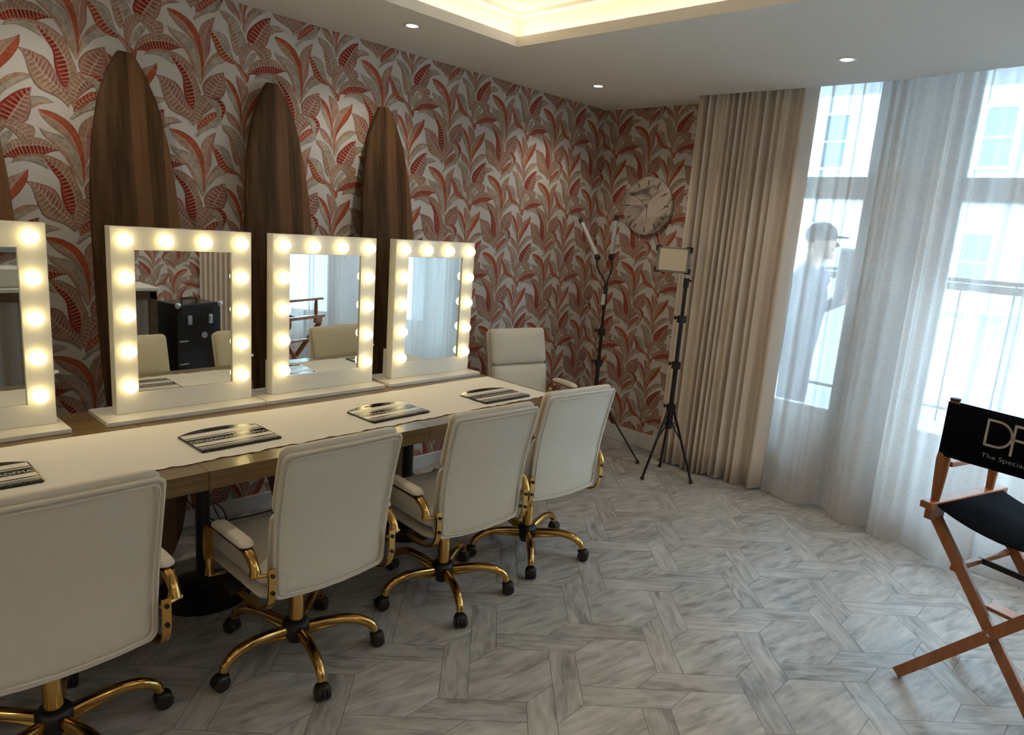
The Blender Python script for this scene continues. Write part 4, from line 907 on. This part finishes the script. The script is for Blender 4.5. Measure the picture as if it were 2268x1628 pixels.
# ------------------------------------------------------------------ lights on stands
def tripod(t, legs, zc, zr, pole_top, rp=.017):
    b = MB(); b.lathe([(.001, zr-.03), (rp+.003, zr-.03), (rp+.003, zc), (.001, zc)], 18); b.build('lower_pole', 'blackmetal', t)
    z1 = zc+(pole_top-zc)*.34; z2 = zc+(pole_top-zc)*.70
    b = MB(); b.cyl((0, 0, zc), (0, 0, z1), rp*.95, n=16); b.cyl((0, 0, z1), (0, 0, z2), rp*.8, n=16); b.cyl((0, 0, z2), (0, 0, pole_top), rp*.68, n=16); b.build('pole', 'blackmetal', t)
    for z in (zc, z1, z2):
        b = MB(); b.cyl((0, 0, z-.028), (0, 0, z+.016), rp*1.75, n=16); b.tube([(0, 0, z), (-.01, .028, z), (-.012, .040, z)], [.007, .007, .009], 8)
        b.sphere((-.012, .044, z), .011, 10, 8, sc_=(1, .6, 1.3)); b.build('clamp_knob', 'black', t)
    b = MB(); b.cyl((0, 0, zr-.012), (0, 0, zr+.012), rp*1.7, n=16); b.build('spreader_ring', 'black', t)
    for (lx, ly) in legs:
        d = Vector((lx, ly, 0)); u = d.normalized(); sd = Vector((-u.y, u.x, 0))
        b = MB(); top = Vector((0, 0, zc-.012))+u*.018; b.tube([top, d+Vector((0, 0, .018))], [.0105, .009], 8, flat=.65)
        mid = top.lerp(d, .42); b.tube([Vector((0, 0, zr))+u*.02, mid], .0045, 6)
        l = b.build('leg', 'blackmetal', t)
        b = MB(); b.sphere((lx, ly, .014), .0135, 12, 8, sc_=(1, 1, 1)); b.build('rubber_foot', 'black', l)
def panel_light():
    x, y = -.43, -1.085
    t = thing('panel_light', 'square LED panel light on black tripod before the beige curtain', 'light stand', (x, y, 0), 0)
    tripod(t, [(-.183, .047), (.028, -.195), (.145, .114)], .49, .37, 1.34)
    b = MB(); b.cyl((0, 0, 1.34), (0, 0, 1.372), .008, n=12); b.build('spigot', 'steel', t)
    b = MB(); b.cyl((0, 0, 1.285), (0, 0, 1.345), .018, n=16); b.tube([(0, 0, 1.33), (.0, -.035, 1.33)], .007, 8); b.build('head_clamp', 'black', t)
    th = math.radians(14); m = Matrix.Translation((0, .022, 1.372)) @ Matrix.Rotation(th, 4, 'Z') @ Matrix.Rotation(math.radians(0), 4, 'X')
    # panel spans local y from -.03 to .19
    b = MB(); b.box(-.012, .018, -.030, .195, 0, .165, mat=m); p = b.build('panel_housing', 'panelgrey', t, bevel=.003)
    b = MB(); b.box(-.0155, -.0125, -.010, .170, .014, .150, mat=m); b.build('diffuser', 'diffuser', p, smooth=False)
    for (yy, zz, sy, sz) in ((-.034, -.004, 1, 1), (.199, -.004, -1, 1), (-.034, .169, 1, -1), (.199, .169, -1, -1)):
        b = MB(); y0, y1 = sorted((yy, yy+sy*.034)); z0, z1 = sorted((zz, zz+sz*.009)); b.box(-.018, .02, y0, y1, z0, z1, mat=m)
        y0, y1 = sorted((yy, yy+sy*.009)); z0, z1 = sorted((zz, zz+sz*.036)); b.box(-.018, .02, y0, y1, z0, z1, mat=m); b.build('corner_guard', 'black', p, smooth=False)
M['panelgrey'] = plain('grey_clear_plastic', (.30, .27, .25), .35, nscale=20, namt=.06)
panel_light()
def wand_light():
    x, y = -.485, -.50
    t = thing('twin_wand_light', 'black tripod with two silver light wands in the papered corner', 'light stand', (x, y, 0), 0)
    tripod(t, [(.13, -.33), (-.30, .02), (.16, .25)], .48, .34, 1.10, .0155)
    b = MB(); b.cyl((0, 0, 1.07), (0, 0, 1.225), .014, n=16); b.build('neck', 'black', t)
    b = MB(); b.box(-.022, -.010, -.011, .013, 1.10, 1.175); b.build('control_box', 'whitepaint', t, bevel=.002)
    for k, (pts, tip) in enumerate(((((0, .005, 1.22), (0, .02, 1.27), (-.01, .075, 1.34), (-.012, .090, 1.385), (-.012, .088, 1.42)), (-.012, .262, 1.665)),
                                    (((0, -.005, 1.22), (0, -.01, 1.27), (0, -.028, 1.33), (0, -.033, 1.38), (0, -.018, 1.435)), (.0, -.030, 1.70)))):
        b = MB(); b.tube(cr_pts(pts, 6), .0055, 8); g = b.build('gooseneck', 'black', t)
        e = Vector(pts[-1]); d = (Vector(tip)-e); u = d.normalized()
        b = MB(); b.tube([e, e+u*.02], [.014, .016], 14); b.sphere(e, .020, 14, 10); b.tube([Vector(tip)-u*.02, Vector(tip)+u*.005], [.0165, .015], 14); b.sphere(tuple(Vector(tip)+u*.004), .0155, 12, 8); b.build('end_cap', 'black', g)
        b = MB(); b.tube([e+u*.02, Vector(tip)-u*.02], .0150, 16); b.build('light_wand', 'wand', g)
M['wand'] = plain('pale_light_tube', (.55, .56, .58), .3, nscale=20, namt=.04)
wand_light()

# ------------------------------------------------------------------ director's chair
def directors_chair():
    o = Vector((-1.64, -2.87, 0)); f = Vector((.95, -.31, 0)).normalized(); r = Vector((-f.y*-1, 0, 0))
    r = Vector((f.y, -f.x, 0))                            # towards the chair's own right, nearer the camera
    rz = math.atan2(f.y, f.x)
    t = thing('directors_chair', 'tall wooden folding director chair with black canvas seat and printed back', 'chair', o, rz)
    # local: +x forward, -y to the right side; near side rail at y=0, other at y=-W
    W, D = .52, .40
    S = .715
    def bar(a, b_, w_, h, nm, mat, par=t, side=(1, 0, 0)):
        a, b_ = Vector(a), Vector(b_); d = (b_-a).normalized(); s = Vector(side); s = (s-d*s.dot(d)).normalized(); n = d.cross(s)
        q = MB(); vs = [p+s*i*w_/2+n*j*h/2 for p in (a, b_) for i, j in ((-1, -1), (1, -1), (1, 1), (-1, 1))]
        q.add(vs, [(3, 2, 1, 0), (4, 5, 6, 7), (0, 1, 5, 4), (1, 2, 6, 5), (2, 3, 7, 6), (3, 0, 4, 7)]); return q.build(nm, mat, par, bevel=.004)
    for k, x in enumerate((.02, D-.01)):                     # rear and front crossed legs
        bar((x+.014, .01, S-.05), (x+.014, -W+.02, .012), .022, .040, 'leg', 'dirwood')
        bar((x-.012, -W-.02, S-.05), (x-.012, .015, .012), .022, .040, 'leg', 'dirwood')
        q = MB(); q.cyl((x-.026, -W/2, S/2-.02), (x+.028, -W/2, S/2-.02), .006, n=12); q.build('pivot_bolt', 'steel', t)
    for y in (0.0, -W):
        bar((-.055, y, S), (D+.055, y, S), .044, .026, 'seat_rail', 'dirwood', side=(0, 1, 0))
        bar((-.03, y+.0, S-.035), (.055, y+.0, S-.035), .028, .045, 'rail_block', 'dirwood', side=(0, 1, 0)); bar((D-.055, y, S-.035), (D+.03, y, S-.035), .028, .045, 'rail_block', 'dirwood', side=(0, 1, 0))
        q = MB(); q.lathe([(.001, S+.012), (.014, S+.012), (.0175, S+.06), (.0235, S+.165), (.0215, S+.185), (.018, S+.20), (.016, S+.215), (.016, S+.385), (.001, S+.385)], 20, (0.0, y, 0)); q.build('back_post', 'dirwood', t)
        q = MB(); q.lathe([(.001, S+.385), (.016, S+.385), (.017, S+.388), (.017, S+.393), (.001, S+.393)], 20, (0.0, y, 0)); q.build('post_cap', 'black', t)
        q = MB(); q.lathe([(.001, S+.012), (.014, S+.012), (.017, S+.08), (.013, S+.142), (.001, S+.142)], 18, (D-.04, y, 0)); q.build('arm_post', 'dirwood', t)
        bar((.018, y, S+.152), (D+.03, y, S+.152), .050, .020, 'armrest', 'dirwood', side=(0, 1, 0))
    # seat sling
    b = MB(); n = 16; vs = []; fs = []
    for i in range(2):
        for j in range(n+1):
            a = j/n; vs.append(((-.02, D+.02)[i], -.012-(W-.024)*a, S+.010-.052*math.sin(PI*a)**.8))
    for j in range(n): fs.append((j, j+1, n+2+j, n+1+j))
    b.add(vs, fs); q = b.build('seat_canvas', 'canvas', t); so = q.modifiers.new('thick', 'SOLIDIFY'); so.thickness = .004
    # back canvas wraps both posts
    z0, z1 = S+.185, S+.378
    out = []; R = .0195
    for k in range(9):
        a = math.radians(90+180*k/8); out.append((R*math.cos(a-PI/2+PI/2) if False else R*math.cos(math.radians(90-180*k/8+0)), 0))
    loop = [(-R*math.cos(math.radians(a)), R*math.sin(math.radians(a))) for a in range(0, 181, 20)]
    front = [(R, 0)]
    pts = []
    for a in range(-90, 91, 20): pts.append((R*math.sin(math.radians(a)), R*math.cos(math.radians(a))))          # round the near post (y>0 side)
    pts2 = [(x, -W-y) for x, y in pts[::-1]]
    full = pts+[(R*.9, -.08), (R*.2+.012, -W/2), (R*.9, -W+.08)]+pts2+[(-R*.9, -W+.08), (-R*.2+.006, -W/2), (-R*.9, -.08)]
    b = MB(); m_ = len(full); vs = [(x, y, z) for z in (z0, (z0+z1)/2, z1) for x, y in full]; fs = []
    for j in range(2):
        for i in range(m_): fs.append((j*m_+i, j*m_+(i+1) % m_, (j+1)*m_+(i+1) % m_, (j+1)*m_+i))
    b.add(vs, fs); bc = b.build('back_canvas', 'canvas', t, angle=80); so = bc.modifiers.new('thick', 'SOLIDIFY'); so.thickness = .0025
    # print on the rear face: +x of text runs to -y, up is +z, facing -x
    def rot(y, z, x=-.0225): return Matrix(((0, 0, -1, x), (-1, 0, 0, y), (0, 1, 0, z), (0, 0, 0, 1)))
    b = MB(); h = .086; yy = -.130; zb = S+.268
    # thin outlined D joined to a P, drawn as strokes
    def stroke(pl, wd=.0075):
        for i in range(len(pl)-1):
            a, c = Vector((pl[i][0], pl[i][1])), Vector((pl[i+1][0], pl[i+1][1])); d = (c-a).normalized(); n_ = Vector((-d.y, d.x))*wd/2; a = a-d*wd*.35; c = c+d*wd*.35
            q = [a-n_, c-n_, c+n_, a+n_]; vs = [(-.0230, yy-p.x, zb+p.y) for p in q]+[(-.0215, yy-p.x, zb+p.y) for p in q]
            b.add(vs, [(0, 1, 2, 3), (7, 6, 5, 4), (0, 4, 5, 1), (1, 5, 6, 2), (2, 6, 7, 3), (3, 7, 4, 0)])
    Dp = [(0, 0), (0, h)]; stroke(Dp)
    arc = [(0, h)]+[(.032+.046*math.sin(math.radians(a)), h/2+h/2*math.cos(math.radians(a))) for a in range(0, 181, 12)]+[(0, 0)]; stroke(arc)
    px_ = .083; stroke([(px_, -.014), (px_, h)]); stroke([(px_, h), (px_+.066, h)]); stroke([(px_, h*.46), (px_+.060, h*.46)])
    b.build('logo', 'print', bc, smooth=False)
    text_obj('The Specialist', .022, 'lettering', 'print', bc, rot(-.128, S+.224, -.0228), width=.163, extr=.0005, offs=-.0004)
    # foot rest and dark brace
    bar((D+.02, -.06, .25), (D+.02, -W+.06, .25), .07, .016, 'foot_rest', 'dirwood')
    bar((D*.5, -.085, .50), (D*.5, -W+.085, .50), .012, .022, 'brace', 'blackmetal')
    q = MB(); q.box(.02, D-.01, -.105, -.085, .49, .51); q.box(.02, D-.01, -W+.085, -W+.105, .49, .51); q.build('side_brace', 'dirwood', t, bevel=.002)
directors_chair()

# ------------------------------------------------------------------ cables and adapter under the table
def cable(pts, lab, r=.0035):
    b = MB(); b.tube(cr_pts(pts, 8), r, 8); tag(b.build('power_cable', 'black'), lab, 'cable', 'black cables under the table')
cable([(-3.17, -.36, .69), (-3.17, -.20, .5), (-3.16, -.10, .30), (-3.18, -.06, .18), (-3.13, -.06, .10), (-3.08, -.06, .05), (-3.0, -.06, .006), (-2.8, -.08, .006), (-2.6, -.06, .006)], 'black cable hanging to the floor behind the left table leg')
cable([(-3.12, -.42, .006), (-3.08, -.30, .03), (-3.11, -.20, .17), (-3.05, -.17, .12), (-3.02, -.20, .02), (-2.99, -.34, .008)], 'tangled black cable lying against the baseboard below the runner seam')
cable([(-2.12, -.42, .30), (-2.10, -.45, .20), (-2.05, -.48, .145), (-1.99, -.47, .155), (-1.93, -.45, .175), (-1.88, -.45, .15), (-1.90, -.48, .125), (-1.99, -.49, .122), (-2.04, -.48, .122)], 'black cable looped on top of the white junction box')
b = MB(); b.box(-2.08, -1.82, -.53, -.38, 0, .115); q = b.build('junction_box', 'whitepaint', bevel=.008); tag(q, 'white junction box on the floor under the table near the third chair', 'box')

# ------------------------------------------------------------------ the part of the room the mirrors show
def trunk():
    t = thing('rolling_trunk', 'black hard travel trunk with silver corners and latches, seen in the mirror', 'trunk', (-1.97, -3.95, 0), math.radians(-12))
    b = MB(); b.box(-.21, .21, -.15, .15, .05, .74); b.build('body', 'folderblack', t, bevel=.012)
    for x in (-.21, .21):
        for z in (.05, .74):
            b = MB(); b.sphere((x*.97, .148, z+(-.012 if z > .4 else .012)), .026, 12, 8, sc_=(1, .5, 1)); b.build('corner_guard', 'steel', t)
    for x in (-.10, .10):
        b = MB(); b.box(x-.02, x+.02, .151, .160, .56, .64); b.box(x-.011, x+.011, .160, .166, .575, .625); b.build('latch', 'steel', t, bevel=.002)
    for z in (.42, .22):
        b = MB(); b.tube([(-.20, .152, z), (-.13, .158, z), (-.12, .158, z)], .006, 8); b.build('side_catch', 'steel', t)
    b = MB(); b.lathe([(.014, .151), (.028, .151), (.028, .156), (.014, .156)], 24, (.04, 0, .46), 'Y'); b.build('round_badge', 'steel', t)
    b = MB(); b.tube([(-.07, 0, .74), (-.07, 0, .77), (.07, 0, .77), (.07, 0, .74)], .009, 8); b.build('handle', 'black', t)
    for x in (-.16, .16):
        for y in (-.1, .1):
            b = MB(); b.lathe([(.001, y-.012), (.028, y-.012), (.028, y+.012), (.001, y+.012)], 18, (x, 0, .028), 'Y'); b.build('wheel', 'black', t)
trunk()
def sideboard():
    t = thing('fluted_sideboard', 'wood framed sideboard with fluted grey front, seen in the left mirrors', 'sideboard', (-2.95, -4.0, 0))
    b = MB(); b.box(-.65, .65, -.2, .2, .06, .85); b.build('body', 'panelgrey', t, smooth=False)
    b = MB(); x = -.60; nn = 120; vs = []; fs = []
    for i in range(nn+1):
        a = -.60+1.2*i/nn; vs += [(a, .205+.012*math.sin(i*.55), .12), (a, .205+.012*math.sin(i*.55), .79)]
    for i in range(nn): fs.append((2*i, 2*i+2, 2*i+3, 2*i+1))
    b.add(vs, fs); b.build('fluted_front', 'steelplastic', t)
    b = MB(); b.box(-.65, -.59, .2, .235, .0, .85); b.box(.59, .65, .2, .235, .0, .85); b.box(-.65, .65, .2, .235, .79, .86); b.box(-.65, .65, .2, .235, .05, .12); b.build('frame', 'wallwood', t, bevel=.004)
    b = MB(); b.box(-.67, .67, -.22, .245, .86, .885); b.build('top', 'whitegloss', t, bevel=.003)
    b = MB(); b.box(-.5, .30, -.15, .12, .886, 1.02); q = b.build('storage_box', 'whitegloss', bevel=.006); q.location = (-2.95, -4.0, 0); tag(q, 'white box standing on the sideboard, seen in the left mirror', 'box')
sideboard()
b = MB(); b.box(-3.9, -2.6, YR+.006, YR+.03, 1.05, 1.75); tag(b.build('wall_panel', 'teal', bevel=.004), 'teal grey panel on the rear wall, seen in the left mirror', 'panel')
